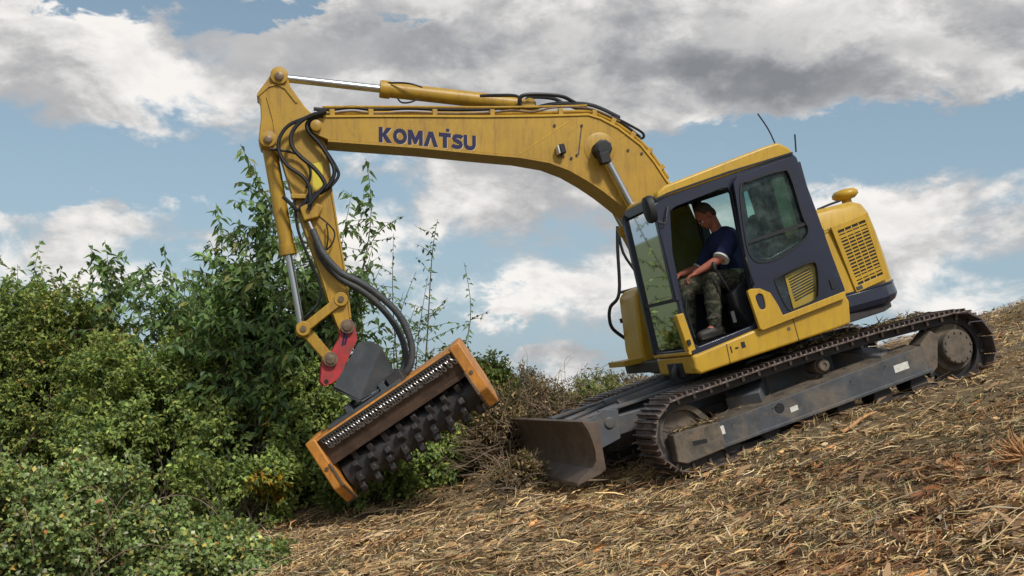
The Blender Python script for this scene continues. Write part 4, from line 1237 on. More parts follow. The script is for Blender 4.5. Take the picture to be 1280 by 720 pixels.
def body(mb):
    # head: skull, jaw, brow, nose, lips, ears
    mb.ellipsoid(hp(-.012, 0, .022), (.098, .077, .098), (hf, hs, hu), 18, 12)
    mb.ellipsoid(hp(.022, 0, -.055), (.070, .060, .068), (hf, hs, hu), 16, 10)
    mb.ellipsoid(hp(.060, 0, -.095), (.030, .032, .024), (hf, hs, hu))
    mb.ellipsoid(hp(.072, 0, .012), (.018, .058, .014), (hf, hs, hu))
    mb.add([hp(.082, 0, .010), hp(.088, .018, -.045), hp(.088, -.018, -.045), hp(.118, 0, -.040), hp(.07, 0, -.05), hp(.07, 0, .01)], [(0, 1, 3), (0, 3, 2), (1, 4, 3), (3, 4, 2), (0, 5, 1), (0, 2, 5), (1, 5, 4), (2, 4, 5)])
    mb.ellipsoid(hp(.082, 0, -.066), (.014, .026, .007), (hf, hs, hu)); mb.ellipsoid(hp(.080, 0, -.078), (.014, .024, .008), (hf, hs, hu))
    for s in (1, -1):
        mb.ellipsoid(hp(-.012, .080 * s, -.008), (.020, .012, .034), (hf, hs, hu))
        mb.ellipsoid(hp(.052, .038 * s, -.035), (.026, .022, .022), (hf, hs, hu))
    limb(mb, [HEAD + hu * -.05 - hf * .03, NECK + np.array([0, 0, .02]), NECK - np.array([.05, 0, .06])], [.058, .060, .075])
    # trunk, arms, legs under the clothes
    limb(mb, [HIP, HIP * .5 + NECK * .5, NECK - np.array([.03, 0, .10])], [.14, .135, .12])
    for sh, el, ha, kn, an, s in ((SHL, ELL, HAL, KNL, ANL, 1), (SHR, ELR, HAR, KNR, ANR, -1)):
        limb(mb, [NECK - np.array([.03, -.08 * s, .09]), sh], [.08, .062])
        limb(mb, [sh, el], [.058, .046]); limb(mb, [el, el * .65 + ha * .35, ha], [.045, .044, .029])
        hand(mb, ha, ha - el, np.array([0., 1, 0]), s)
        h = HIP + np.array([0, .10 * s, -.02])
        limb(mb, [h, kn], [.095, .066]); limb(mb, [kn, kn * .6 + an * .4, an], [.062, .058, .04])
        limb(mb, [an, an + np.array([.12, 0, -.06])], [.04, .035])
bodyo = blob('body', body, 'skin', per, .0075, 3)
def shirt(mb):
    limb(mb, [HIP + np.array([0.01, 0, .02]), HIP * .5 + NECK * .5 + np.array([-.02, 0, 0]), NECK - np.array([.045, 0, .10])], [.185, .190, .168])
    for sh, el, s in ((SHL, ELL, 1), (SHR, ELR, -1)):
        limb(mb, [NECK - np.array([.03, -.06 * s, .06]), sh + np.array([-.01, 0, .0])], [.085, .082])
        limb(mb, [sh, sh * .22 + el * .78], [.092, .080])
    mb.tube([NECK + np.array([.052 * math.cos(a) - .01, .066 * math.sin(a), .015 - .03 * math.cos(a)]) for a in np.linspace(0, 2 * math.pi, 15)], .016, 8, 1)
blob('shirt', shirt, 'shirt', per, .011, 3)
for sh, el in ((SHL, ELL), (SHR, ELR)):
    c = sh * .22 + el * .78; dd = (el - sh) / np.linalg.norm(el - sh)
    part('sleeve_trim', MB().lathe(c + dd * .055, c + dd * .08, [(0, .070), (0, .082), (.018, .081), (.018, .068)], 18), 'trim', per, True)
def trousers(mb):
    for kn, an, s in ((KNL, ANL, 1), (KNR, ANR, -1)):
        h = HIP + np.array([0, .10 * s, -.01])
        limb(mb, [HIP, h], [.15, .125]); limb(mb, [h, h * .5 + kn * .5, kn], [.118, .105, .088])
        limb(mb, [kn, kn * .55 + an * .45, an + np.array([0, 0, .02])], [.086, .083, .066])
        for q in range(5):
            f = .15 + .17 * q
            p = kn * (1 - f) + an * f
            mb.ellipsoid(p + np.array([.012 * (-1) ** q, 0, 0]), (.083, .080, .018))
blob('trousers', trousers, 'camo', per, .011, 3)
for an in (ANL, ANR):
    def boot(mb, an=an):
        limb(mb, [an + np.array([0, 0, .05]), an + np.array([0, 0, -.02])], [.055, .055])
        limb(mb, [an + np.array([-.03, 0, -.055]), an + np.array([.08, 0, -.055]), an + np.array([.17, 0, -.062])], [.05, .052, .046])
        mb.box(an + np.array([.06, 0, -.10]), (.27, .085, .02))
    blob('boot', boot, 'boot', per, .010, 2)
def hair(mb):
    mb.ellipsoid(hp(-.026, 0, .034), (.094, .083, .098), (hf, hs, hu), 18, 12)
    mb.ellipsoid(hp(-.060, 0, -.020), (.055, .070, .070), (hf, hs, hu), 16, 10)
blob('hair', hair, 'hair', per, .008, 2)
for s in (1, -1):
    part('eye', MB().ellipsoid(hp(.078, .034 * s, -.008), (.012, .014, .009), (hf, hs, hu)), 'trim', per, True)
    part('eyebrow', MB().ellipsoid(hp(.088, .034 * s, .016), (.006, .022, .005), (hf, hs, hu)), 'hair', per, True)
# ================================================================== VEGETATION
def leaf_material(name, trans=0.35, rough=0.5):
    m = bpy.data.materials.new(name)
    m.use_nodes = True
    t = NT(m.node_tree); b = m.node_tree.nodes['Principled BSDF']
    at = t.n('ShaderNodeAttribute', attribute_name='tone')
    t.set(b.inputs['Base Color'], at.outputs['Color'])
    b.inputs['Roughness'].default_value = rough
    b.inputs['Specular IOR Level'].default_value = 0.35
    if trans > 0:
        o = [n for n in m.node_tree.nodes if n.type == 'OUTPUT_MATERIAL'][0]
        tr = t.n('ShaderNodeBsdfTranslucent')
        t.set(tr.inputs[0], t.mix(0.5, at.outputs['Color'], (0.16, 0.22, 0.02)))
        mx = t.n('ShaderNodeMixShader'); mx.inputs[0].default_value = trans
        t.set(mx.inputs[1], b.outputs[0]); t.set(mx.inputs[2], tr.outputs[0]); t.set(o.inputs[0], mx.outputs[0])
    return m
M['leaf'] = leaf_material('leaf', 0.42)
M['straw'] = leaf_material('dry_straw', 0.0, 0.8)
M['bark'] = mat('grey_brown_bark', (0.075, 0.058, 0.042), 0.9, 0, 0.35, 12, bump=0.4, bscale=60)
M['twig'] = mat('twig_bark', (0.10, 0.075, 0.055), 0.85, 0, 0.35, 12)
M['deadstem'] = mat('dead_stem', (0.20, 0.15, 0.10), 0.9, 0, 0.4, 9)
M['rawwood'] = mat('splintered_wood', (0.46, 0.25, 0.11), 0.8, 0, 0.3, 25, bump=0.4, bscale=90)
M['palewood'] = mat('pale_stick', (0.42, 0.33, 0.22), 0.85, 0, 0.3, 15)

def unit(v): return v / (np.linalg.norm(v, axis=-1, keepdims=True) + 1e-9)

def leaves_mesh(pos, dirs, nrm, L, W, cols):
    """folded pointed leaves: base, two sides, tip; 2 triangles"""
    n = len(pos)
    d = unit(dirs); s = unit(np.cross(d, nrm)); k = np.cross(s, d)
    L = L[:, None]; W = W[:, None]
    base = pos
    tip = pos + d * L - k * L * .18
    mid = pos + d * L * .45
    a = mid + s * W * .5 + k * W * .18
    b = mid - s * W * .5 + k * W * .18
    v = np.stack([base, a, tip, b], 1).reshape(-1, 3)
    i = np.arange(n)[:, None] * 4
    f = np.concatenate([i + np.array([[0, 1, 2]]), i + np.array([[0, 2, 3]])], 1).reshape(-1, 3)
    return v, f, np.repeat(cols, 2, 0)

GREEN = [((.115, .16, .045), 4), ((.16, .205, .055), 4), ((.18, .23, .055), 3), ((.060, .10, .040), 2), ((.23, .25, .06), 1.2)]
OLIVE = [((.14, .18, .046), 3), ((.19, .22, .055), 3), ((.10, .145, .045), 3), ((.26, .25, .06), 1.2), ((.24, .15, .05), .6)]
BRAMBLE = [((.145, .205, .075), 4), ((.20, .26, .09), 4), ((.11, .155, .06), 3), ((.27, .27, .08), 1.5), ((.30, .31, .22), .9), ((.36, .27, .07), .45), ((.28, .12, .05), .15)]
YELLOW = [((.50, .34, .03), 3), ((.42, .33, .05), 2), ((.50, .22, .03), 1)]
SAP = [((.075, .125, .042), 4), ((.10, .165, .05), 4), ((.14, .19, .06), 2), ((.055, .09, .045), 2), ((.20, .19, .06), .5)]
def pick(pal, n, gain=1.0):
    c = np.array([p[0] for p in pal]); w = np.array([p[1] for p in pal], float); w /= w.sum()
    out = c[rng.choice(len(c), n, p=w)]
    return out * np.exp(rng.normal(0, .22, (n, 1))) * gain

def tubes_mesh(paths, radii, n=3):
    """many thin tubes at once: paths list of (k,3) arrays of equal k"""
    P = np.asarray(paths); R = np.asarray(radii)
    m, k, _ = P.shape
    T = unit(np.gradient(P, axis=1))
    ref = np.where(np.abs(T[..., 2:3]) < .9, np.array([0, 0, 1.]), np.array([1., 0, 0]))
    U = unit(np.cross(T, ref)); V = np.cross(T, U)
    ang = np.linspace(0, 2 * math.pi, n, endpoint=False)
    v = P[:, :, None] + R[:, :, None, None] * (U[:, :, None] * np.cos(ang)[:, None] + V[:, :, None] * np.sin(ang)[:, None])
    idx = np.arange(m * k * n).reshape(m, k, n)
    q = np.stack([idx[:, :-1], np.roll(idx, -1, 2)[:, :-1], np.roll(idx, -1, 2)[:, 1:], idx[:, 1:]], -1).reshape(-1, 4)
    return v.reshape(-1, 3), q

def link_np(name, v, f, m_, parent, cols=None, smooth=True):
    me = np_mesh(name, v, f, cols)
    return finish(name, me, m_, parent, smooth=smooth and cols is None, angle=80)

def curves(p0, p1, k, wob):
    """m wobbly paths from p0 to p1 (arrays m,3)"""
    t = np.linspace(0, 1, k)[None, :, None]
    m = len(p0)
    P = p0[:, None] * (1 - t) + p1[:, None] * t
    a = rng.normal(0, 1, (m, 1, 3)); b = rng.normal(0, 1, (m, 1, 3))
    L = np.linalg.norm(p1 - p0, axis=1)[:, None, None]
    return P + wob * L * (a * np.sin(t * math.pi) + .5 * b * np.sin(t * 2 * math.pi))

def shrub(name, label, base, h, rx, ry, ntwig, lpt, L, W, pal, group, nstem=9, zlo=.12, accent=None, droop=.25, top_pow=1.0, trans='leaf', holes=.45):
    """a bush: stems, twigs spread through an uneven crown, leaves along the twigs"""
    root = empty(name, tuple(base))
    tag(root, label, 'shrub' if name != 'bramble_bush' else 'bramble', group)
    # twig feet: lumpy volume made of several lobes
    nl = 9
    lob = np.stack([rng.uniform(-.62, .62, nl) * rx, rng.uniform(-.6, .6, nl) * ry, (zlo + (1 - zlo) * rng.uniform(.1, .78, nl)) * h], 1)
    lr = rng.uniform(.30, .50, nl)
    w = rng.choice(nl, ntwig * 2)
    d = unit(rng.normal(0, 1, (ntwig * 2, 3)))
    r = rng.uniform(.35, 1, (ntwig * 2, 1)) ** .5
    P = lob[w] + d * r * (lr[w][:, None] * np.array([rx, ry, h * .55]))
    P[:, 2] = np.clip(P[:, 2], .02 * h, None)
    nz = vnoise(P[:, 0] * 3.1 + 7 + base[0], P[:, 2] * 3.1 + P[:, 1] * 2.3, 5)
    P = P[nz > holes * .62][:ntwig]
    m = len(P)
    out = unit(P - np.array([0, 0, h * .35])) * .7 + rng.normal(0, .45, (m, 3)) + np.array([0, 0, .45])
    tl = rng.uniform(.16, .42, m) * (h / 2.6) ** .4
    tip = P + unit(out) * tl[:, None]
    tip[:, 2] -= droop * tl
    k = 5
    paths = curves(P, tip, k, .10)
    rad = np.linspace(.0045, .0018, k)[None] * np.ones((m, 1))
    # stems from the foot up to random twigs
    ns = nstem * 6
    si = rng.choice(m, ns)
    foot = np.stack([rng.normal(0, rx * .25, ns), rng.normal(0, ry * .2, ns), np.full(ns, -.08)], 1)
    sp_ = curves(foot, P[si], 8, .10)
    v2, f2 = tubes_mesh(sp_, np.linspace(1, .25, 8)[None] * rng.uniform(.006, .017, ns)[:, None], 5)
    link_np('stem', v2, f2, 'bark', root)
    v1, f1 = tubes_mesh(paths, rad, 3)
    # leaves alternate along the twigs
    t = rng.uniform(.1, 1.02, (m, lpt))
    seg = np.clip((t * (k - 1)).astype(int), 0, k - 2); fr = t * (k - 1) - seg
    ii = np.arange(m)[:, None]
    lp = paths[ii, seg] * (1 - fr[..., None]) + paths[ii, seg + 1] * fr[..., None]
    td = unit(paths[ii, seg + 1] - paths[ii, seg])
    lp = lp.reshape(-1, 3) + rng.normal(0, .022, (m * lpt, 3))
    ld = td.reshape(-1, 3) * .5 + rng.normal(0, .6, (m * lpt, 3)); ld[:, 2] -= droop
    ln = rng.normal(0, .45, (m * lpt, 3)) + np.array([0, 0, .55]) + .95 * unit(np.repeat(P - np.array([0, 0, h * .3]), lpt, 0) * np.array([1, 1, .6]))
    n = len(lp)
    cl = pick(pal, n, 1.8 if pal is BRAMBLE else (2.3 if pal is SAP else 1.8))
    tw = np.repeat(np.exp(rng.normal(0, .20, (m, 1))), lpt, 0)         # each twig its own tone
    cl = cl * tw
    if accent is not None:
        for (ax, ay, az, ar, f) in accent:
            q = np.linalg.norm((lp - np.array([ax, ay, az])) / ar, axis=1) < 1
            q &= rng.random(n) < f
            cl[q] = pick(YELLOW, int(q.sum()))
    v, f, c = leaves_mesh(lp, ld, ln, L * rng.uniform(.6, 1.25, n), W * rng.uniform(.6, 1.2, n), cl)
    link_np('crown', v, f, trans, root, c)
    o = link_np('twigs', v1, f1, 'twig', root)
    o['kind'] = 'stuff'
    return root

def sapling(name, label, base, tips, L, W, pal, group, side=7, density=1.0, leaf_from=.25, hang=.7):
    """tall whippy leaders with long drooping leaves"""
    root = empty(name, tuple(base))
    tag(root, label, 'tree', group)
    lead = []; twl = []
    LP, LD, LN = [], [], []
    for tp in tips:
        tp = np.array(tp, float)
        f0 = np.array([rng.normal(0, .06), rng.normal(0, .06), -.08])
        c = curves(f0[None], tp[None], 24, .06)[0]
        lead.append(c)
        H = np.linalg.norm(tp)
        for sdx in range(int(side * 1.8)):
            t = leaf_from * .6 + (1 - leaf_from * .6) * rng.uniform(.05, .9)
            i = min(int(t * 23), 22)
            a = rng.uniform(0, 2 * math.pi)
            ln = rng.uniform(.25, .6) * (1.2 - t) * H * .36 + .14
            e = c[i] + np.array([math.cos(a) * ln * 1.0, math.sin(a) * ln * .7, ln * rng.uniform(-.05, .65)])
            twl.append(curves(c[i][None], e[None], 8, .05)[0])
    for c, t0 in [(c, leaf_from) for c in lead] + [(c, .12) for c in twl]:
        seglen = np.linalg.norm(np.diff(c, axis=0), axis=1).sum()
        nn = max(3, int(seglen * (1 - t0) / .038 * density))
        ts = t0 + (1 - t0) * (np.arange(nn) + rng.uniform(0, .6, nn)) / nn
        x = np.clip(ts, 0, .999) * (len(c) - 1); i = x.astype(int); fr = (x - i)[:, None]
        p = c[i] * (1 - fr) + c[np.minimum(i + 1, len(c) - 1)] * fr
        az = rng.uniform(0, 2 * math.pi, nn)
        dd = np.stack([np.cos(az), np.sin(az), rng.normal(-hang, .35, nn)], 1)
        LP.append(p); LD.append(dd); LN.append(rng.normal(0, .4, (nn, 3)) + np.array([0, -.5, .7]))
    LP, LD, LN = map(np.concatenate, (LP, LD, LN))
    n = len(LP)
    v, f, c = leaves_mesh(LP, LD, LN, L * rng.uniform(.55, 1.2, n), W * rng.uniform(.6, 1.15, n), pick(pal, n, 1.8))
    v0, f0 = tubes_mesh(np.stack(lead), np.linspace(.016, .0025, 24)[None] * np.ones((len(lead), 1)), 5)
    v1, f1 = tubes_mesh(np.stack(twl), np.linspace(.005, .0018, 8)[None] * np.ones((len(twl), 1)), 3)
    link_np('trunk', np.concatenate([v0, v1]), np.concatenate([f0, f1 + len(v0)]), 'bark', root)
    link_np('crown', v, f, 'leaf', root, c)
    return root

def base_at(u, v, back=0.0):
    """ground point under a photo pixel, moved `back` metres away from the camera"""
    p = gpx(u, v)
    d = p[:2] - CAM_W[:2]; d = d / np.linalg.norm(d)
    q = p[:2] + d * back
    return np.array([q[0], q[1], float(ground_z(q[0], q[1]))])
def tip_at(u, v, base, dy=0.0):
    """offset from base to the view ray of a pixel, at the base's distance (+dy)"""
    r = MW @ ray(u, v)
    t = (base[1] + dy - CAM_W[1]) / r[1]
    return CAM_W + r * t - base
def scale_at(base): return (base[1] - CAM_W[1]) / FPX

# --- hedge bushes
HG = 'bushes of the hedge'
hed = [  # u, base v, back, top v, half width px, twigs, palette, label, accents (u,v,r px)
    (-30, 668, .9, 345, 120, 1250, GREEN, 'dense green hedge bush cut by the left edge of the photo', []),
    (85, 665, 1.5, 370, 105, 1250, OLIVE, 'olive green hedge bush below the bent leafy shoots at left', []),
    (165, 668, .7, 425, 95, 1100, GREEN, 'dark green hedge bush just above the pale bramble thicket', [(215, 605, 26, .5)]),
    (235, 660, 1.7, 390, 100, 1300, OLIVE, 'yellowish green hedge bush in the middle of the hedge', []),
    (335, 655, 1.2, 372, 100, 1500, GREEN, 'tall green hedge bush left of the excavator arm', [(335, 540, 20, .3), (350, 605, 26, .5)]),
    (425, 640, 1.1, 455, 80, 900, GREEN, 'green bush directly behind the mulcher head', [(345, 550, 24, .4)]),
    (300, 672, .35, 560, 75, 420, GREEN, 'low dark bush in the hollow at the foot of the hedge', [(330, 610, 24, .45)]),
    (455, 640, .25, 560, 60, 420, GREEN, 'low leafy bush under the left end of the mulcher', []),
    (545, 612, .5, 470, 62, 800, GREEN, 'bright green bush under the mulcher rotor', []),
    (600, 600, 1.5, 440, 58, 750, OLIVE, 'green bush right behind the orange right end of the mulcher', []),
]
for (u, bv, back, tv, hw, nt, pal, lab, acc) in hed:
    b = base_at(u, bv, back)
    s = scale_at(b)
    top = tip_at(u, tv, b)
    h = max(top[2], .6)
    ac = []
    for (au, av, ar, f) in acc:
        q = tip_at(au, av, b, -.3)
        ac.append((q[0], q[1], q[2], ar * s * np.array([1, 3, 1]), f))
    shrub('hedge_bush', lab, b, h, hw * s, hw * s * .8, int(nt * 1.2), 24, .064, .039, pal, HG, accent=ac or None)

OPEN = [  # loose, broad crowns standing above the hedge
    (318, 655, 1.5, 268, 80, 330, 'broad loose leafy tree top behind the bucket cylinder'),
    (400, 645, 1.4, 300, 55, 200, 'loose leafy tree top behind the lower excavator arm'),
    (205, 655, 1.9, 335, 85, 300, 'broad loose leafy tree top in the middle of the hedge'),
    (60, 655, 1.9, 322, 90, 300, 'broad loose leafy tree top near the left edge'),
]
for (u, bv, back, tv, hw, nt, lab) in OPEN:
    b = base_at(u, bv, back); s = scale_at(b)
    r = shrub('loose_tree', lab, b, tip_at(u, tv, b)[2], hw * s, hw * s * .7, nt, 15, .115, .046, SAP, 'loose tree tops above the hedge', 6, zlo=.42, droop=.5, holes=.6)
    r['category'] = 'tree'
# --- tall shoots above the hedge
SG = 'leafy saplings rising out of the hedge'
sap = [
    (322, 655, 1.0, [(300, 180), (318, 205), (340, 235), (333, 262), (310, 300)], 15, 1.3, 'tallest leafy sapling just left of the bucket cylinder'),
    (290, 655, 1.2, [(270, 254), (262, 300), (285, 318), (250, 330)], 14, 1.3, 'leafy sapling with a feathery top left of the tallest one'),
    (395, 645, 1.0, [(385, 250), (410, 262), (362, 300), (430, 330)], 13, 1.1, 'leafy sapling hidden partly behind the excavator arm'),
    (440, 630, 1.2, [(457, 198), (440, 240), (468, 300)], 9, .9, 'slender sapling right of the arm under the lettering'),
    (150, 655, 1.3, [(131, 300), (113, 315), (158, 318)], 13, 1.2, 'drooping leafy sapling with a bent forked top'),
    (195, 655, 1.3, [(205, 305), (182, 330), (215, 338), (232, 335)], 13, 1.1, 'leafy sapling with bunched tops left of the feathery one'),
    (50, 655, 1.3, [(50, 300), (22, 330), (75, 330)], 13, 1.1, 'leafy sapling with the second top from the left edge'),
    (-5, 655, 1.4, [(2, 318), (-15, 350), (28, 360)], 13, 1.1, 'leafy sapling touching the left edge of the photo'),
    (100, 655, 1.6, [(92, 345), (110, 352), (80, 370)], 13, 1.1, 'shorter leafy sapling below the bent forked top'),
    (240, 655, 1.6, [(238, 350), (256, 362), (222, 372)], 13, 1.1, 'shorter leafy sapling in the middle of the hedge top'),
    (360, 650, 1.5, [(358, 335), (380, 350), (345, 365)], 13, 1.1, 'shorter leafy sapling behind the bucket cylinder'),
]
for (u, bv, back, tips, side, den, lab) in sap:
    b = base_at(u, bv, back)
    tp = [tip_at(x, y, b, rng.normal(0, .12)) for x, y in tips]
    sapling('sapling', lab, b, tp, .15, .060, SAP, SG, side, den * .95, .40)
bare = [
    (470, 620, 1.0, [(505, 270), (492, 292), (478, 330), (520, 340)], 'sparse twiggy shoots with few leaves beside the curved hoses'),
    (500, 612, 1.3, [(547, 274), (535, 345), (520, 380)], 'thin bare shoot standing upright in the sky'),
    (525, 605, 1.4, [(580, 328), (560, 372), (586, 402)], 'thin bare shoot leaning furthest right over the mulcher'),
]
for (u, bv, back, tips, lab) in bare:
    b = base_at(u, bv, back)
    tp = [tip_at(x, y, b, rng.normal(0, .1)) for x, y in tips]
    sapling('bare_sapling', lab, b, tp, .095, .040, SAP, 'sparse saplings right of the arm', 7, .62, .55, .5)

# --- bramble thicket in the near left corner
for (u, bv, back, tv, hw, nt, lab) in (
        (20, 775, .5, 585, 110, 900, 'pale green bramble thicket with yellowing leaves in the near left corner'),
        (135, 765, .7, 592, 100, 900, 'pale green bramble mound with arching canes beside the corner thicket'),
        (225, 745, .5, 640, 80, 620, 'low bramble mound tapering off towards the mulched ground'),
        (300, 728, .3, 690, 50, 240, 'smallest bramble tuft at the edge of the mulched ground')):
    b = base_at(u, bv, back)
    s = scale_at(b); h = max(tip_at(u, tv, b)[2], .25)
    r = shrub('bramble_bush', lab, b, h, hw * s, hw * s * .9, int(nt * 1.35), 26, .048, .036, BRAMBLE, 'brambles in the near left corner', 7, droop=.1)
    nc = max(6, int(hw / 5))
    f0 = np.stack([rng.normal(0, hw * s * .5, nc), rng.normal(0, hw * s * .4, nc), np.full(nc, .0)], 1)
    f1 = np.stack([rng.normal(0, hw * s * .9, nc), rng.normal(0, hw * s * .5, nc) - .2, rng.uniform(.2, .9, nc) * h], 1)
    c = curves(f0, f1, 14, .05); c[:, :, 2] += np.sin(np.linspace(0, math.pi, 14))[None] * h * rng.uniform(.2, .6, (nc, 1))
    v, f = tubes_mesh(c, np.linspace(.006, .002, 14)[None] * np.ones((nc, 1)), 4)
    link_np('cane', v, f, 'deadstem', r)

# --- torn brush right of the mulcher and behind the blade
DRY = [((.17, .11, .06), 3), ((.22, .155, .085), 2), ((.10, .062, .036), 3), ((.13, .13, .05), 1), ((.26, .20, .12), 1)]
MIXED = [((.15, .19, .06), 3), ((.11, .15, .05), 3), ((.20, .15, .08), 2), ((.13, .09, .05), 2), ((.24, .25, .08), 1)]
def brush(label, u, bv, back, tv, hw, nst, nt, pal):
    b = base_at(u, bv, back); s = scale_at(b); h = max(tip_at(u, tv, b)[2], .3)
    root = shrub('torn_brush', label, b, h, hw * s, hw * s * .7, nt, 13, .060, .026, pal, 'torn brush along the edge of the clearing', 8, droop=.15, zlo=.0, holes=.35)
    root['category'] = 'brush'
    f0 = np.stack([rng.normal(0, hw * s * .5, nst), rng.normal(0, hw * s * .4, nst), rng.uniform(-.05, .5 * h, nst)], 1)
    dr = unit(np.stack([rng.normal(0, 1, nst), rng.normal(0, .7, nst), rng.normal(.35, .55, nst)], 1))
    f1 = f0 + dr * rng.uniform(.25, 1.0, nst)[:, None] * max(h, .5) * .8
    f1[:, 2] = np.clip(f1[:, 2], 0, h * 1.25)
    v, f = tubes_mesh(curves(f0, f1, 9, .10), np.linspace(1, .4, 9)[None] * rng.uniform(.003, .009, nst)[:, None], 3)
    link_np('dead_cane', v, f, 'deadstem', root)
brush('tangle of torn brown stems between the mulcher and the blade', 632, 585, .9, 485, 40, 520, 420, DRY)
brush('brown heap of torn brush on the skyline above the blade', 672, 540, -.3, 452, 56, 620, 560, DRY)
brush('low green and brown brush left of the excavator tool box', 738, 525, .3, 468, 52, 320, 800, MIXED)
brush('dry twiggy brush right under the excavator tool box', 800, 515, .8, 466, 42, 380, 420, DRY)
brush('small clump of torn brush at the foot of the blade', 648, 606, -.1, 572, 24, 260, 200, DRY)

# ================================================================== GROUND LITTER
def scatter(n, lo=4.2, hi=24.0, power=1.15):
    """random ground points inside the clearing, thinning out with distance from the camera's standpoint"""
    out = []
    tot = 0
    while tot < n:
        r = lo * (hi / lo) ** (rng.random(n * 2) ** power)
        a = rng.uniform(-.62, .62, n * 2)
        x = CAM_W[0] + r * np.sin(a); y = CAM_W[1] + r * np.cos(a)
        out.append(np.stack([x, y], 1)); tot += n * 2
    p = np.concatenate(out)
    # the uncut hedge lies left of this line
    e0, e1 = gpx(255, 715), gpx(640, 556)
    side = (e1[0] - e0[0]) * (p[:, 1] - e0[1]) - (e1[1] - e0[1]) * (p[:, 0] - e0[0])
    p = p[side < rng.normal(.1, .25, len(p)) * np.linalg.norm((e1 - e0)[:2]) + .5 * np.linalg.norm((e1 - e0)[:2])]
    return p[:n]

def litter(name, label, n, L, W, pal, lift, tilt, curl, fade_right=None, power=1.15):
    p = scatter(n, power=power)
    n = len(p)
    z = ground_z(p[:, 0], p[:, 1])
    # shredded stems lie in swaths: heading follows a slowly turning field
    az = (vnoise(p[:, 0] * .8, p[:, 1] * .8, 11) - .5) * 3.0 + rng.normal(0, 1.05, n)
    el = rng.normal(0, tilt, n)
    sl = GA
    d = np.stack([np.cos(az) * np.cos(el), np.sin(az) * np.cos(el), np.sin(el) + sl * np.cos(az)], 1); d = unit(d)
    ln = rng.uniform(L[0], L[1], n) ** 1.0 * rng.uniform(.5, 1, n)
    wd = rng.uniform(W[0], W[1], n)
    c = np.stack([p[:, 0], p[:, 1], z + rng.uniform(*lift, n) + np.abs(np.sin(el)) * ln * .35], 1)
    clump = vnoise(p[:, 0] * 5, p[:, 1] * 5, 21)
    c[:, 2] += (clump - .4) * .05
    s = unit(np.cross(d, np.array([0, 0, 1.0]) + rng.normal(0, .45, (n, 3))))
    k = np.cross(s, d)
    b = rng.normal(0, curl, n)[:, None] * ln[:, None]
    e = rng.normal(0, curl, n)[:, None] * ln[:, None]
    p0 = c - d * ln[:, None] / 2; p1 = c + s * b + k * np.abs(e); p2 = c + d * ln[:, None] / 2
    w = s * wd[:, None] / 2
    v = np.stack([p0 - w * .5, p0 + w * .5, p1 - w + k * wd[:, None] * .0, p1 + w, p2 - w * .35, p2 + w * .35], 1).reshape(-1, 3)
    i = np.arange(n)[:, None] * 6
    f = np.concatenate([i + np.array([[0, 1, 3, 2]]), i + np.array([[2, 3, 5, 4]])], 1).reshape(-1, 4)
    cl = pick(pal, n)
    # patches of fresher and of older, darker litter
    pt = vnoise(p[:, 0] * .55 + 3, p[:, 1] * .9, 31)[:, None]
    cl = cl * (.80 + .95 * pt) * np.array([1.04, 1.0, .90])
    rd = vnoise(p[:, 0] * 1.3 + 17, p[:, 1] * 1.3, 37)[:, None] > .68
    cl = np.where(rd & (rng.random((n, 1)) < .5), cl * np.array([.62, .45, .38]), cl)
    me = np_mesh(name, v, f, np.repeat(cl, 2, 0))
    o = finish(name, me, 'straw', None, smooth=False)
    tag(o, label, None, kind='stuff')
    return o

STRAW = [((.50, .37, .19), 5), ((.38, .265, .135), 4), ((.20, .13, .07), 2.2), ((.55, .44, .27), 2), ((.36, .32, .24), 2), ((.11, .062, .042), 1.8), ((.36, .20, .10), 1.2), ((.25, .26, .11), 1)]
CHIP = [((.40, .25, .12), 3), ((.28, .18, .10), 3), ((.42, .33, .21), 2), ((.15, .10, .065), 3), ((.42, .20, .08), .7)]
litter('straw', 'shredded dry stems carpeting the slope', 135000, (.04, .22), (.004, .011), STRAW, (.0, .055), .20, .08)
litter('wood_chips', 'splintered wood chips strewn through the straw', 16000, (.05, .20), (.012, .034), CHIP, (.005, .05), .18, .03)
litter('dead_twigs', 'long thin dead twigs lying over the mulch', 5000, (.25, .75), (.005, .011), [((.24, .17, .11), 3), ((.36, .28, .18), 2), ((.13, .09, .06), 2)], (.02, .07), .10, .05)
litter('coarse_stems', 'coarse broken stems lying on top of the mulch', 2600, (.12, .40), (.008, .016), STRAW, (.02, .07), .16, .10)
litter('bark_chunks', 'dark torn bark and root chunks among the straw', 5000, (.08, .26), (.018, .05), [((.12, .075, .045), 3), ((.20, .13, .075), 2), ((.34, .20, .10), 1.2)], (.01, .06), .22, .05)
# standing stubble and regrowth
def tufts(name, label, n, hgt, pal, W, accept):
    p = scatter(n * 4); p = p[accept(p)][:n]
    n = len(p); z = ground_z(p[:, 0], p[:, 1])
    d = unit(np.stack([rng.normal(0, .45, n), rng.normal(0, .45, n), np.ones(n)], 1))
    c = np.stack([p[:, 0], p[:, 1], z], 1)
    v, f, cl = leaves_mesh(c, d, rng.normal(0, 1, (n, 3)), rng.uniform(*hgt, n), np.full(n, W), pick(pal, n))
    me = np_mesh(name, v, f, cl)
    o = finish(name, me, 'straw', None, smooth=False); tag(o, label, None, kind='stuff')
tufts('stubble', 'short dry stubble standing among the mulch', 9000, (.04, .14), STRAW, .008, lambda p: vnoise(p[:, 0] * 1.7, p[:, 1] * 1.7, 41) > .5)
tufts('green_regrowth', 'low green shoots growing through the mulch', 5000, (.03, .09), [((.10, .14, .05), 2), ((.15, .17, .07), 2), ((.08, .10, .05), 1)], .014, lambda p: vnoise(p[:, 0] * 1.1 + 9, p[:, 1] * 1.6, 43) > .66)

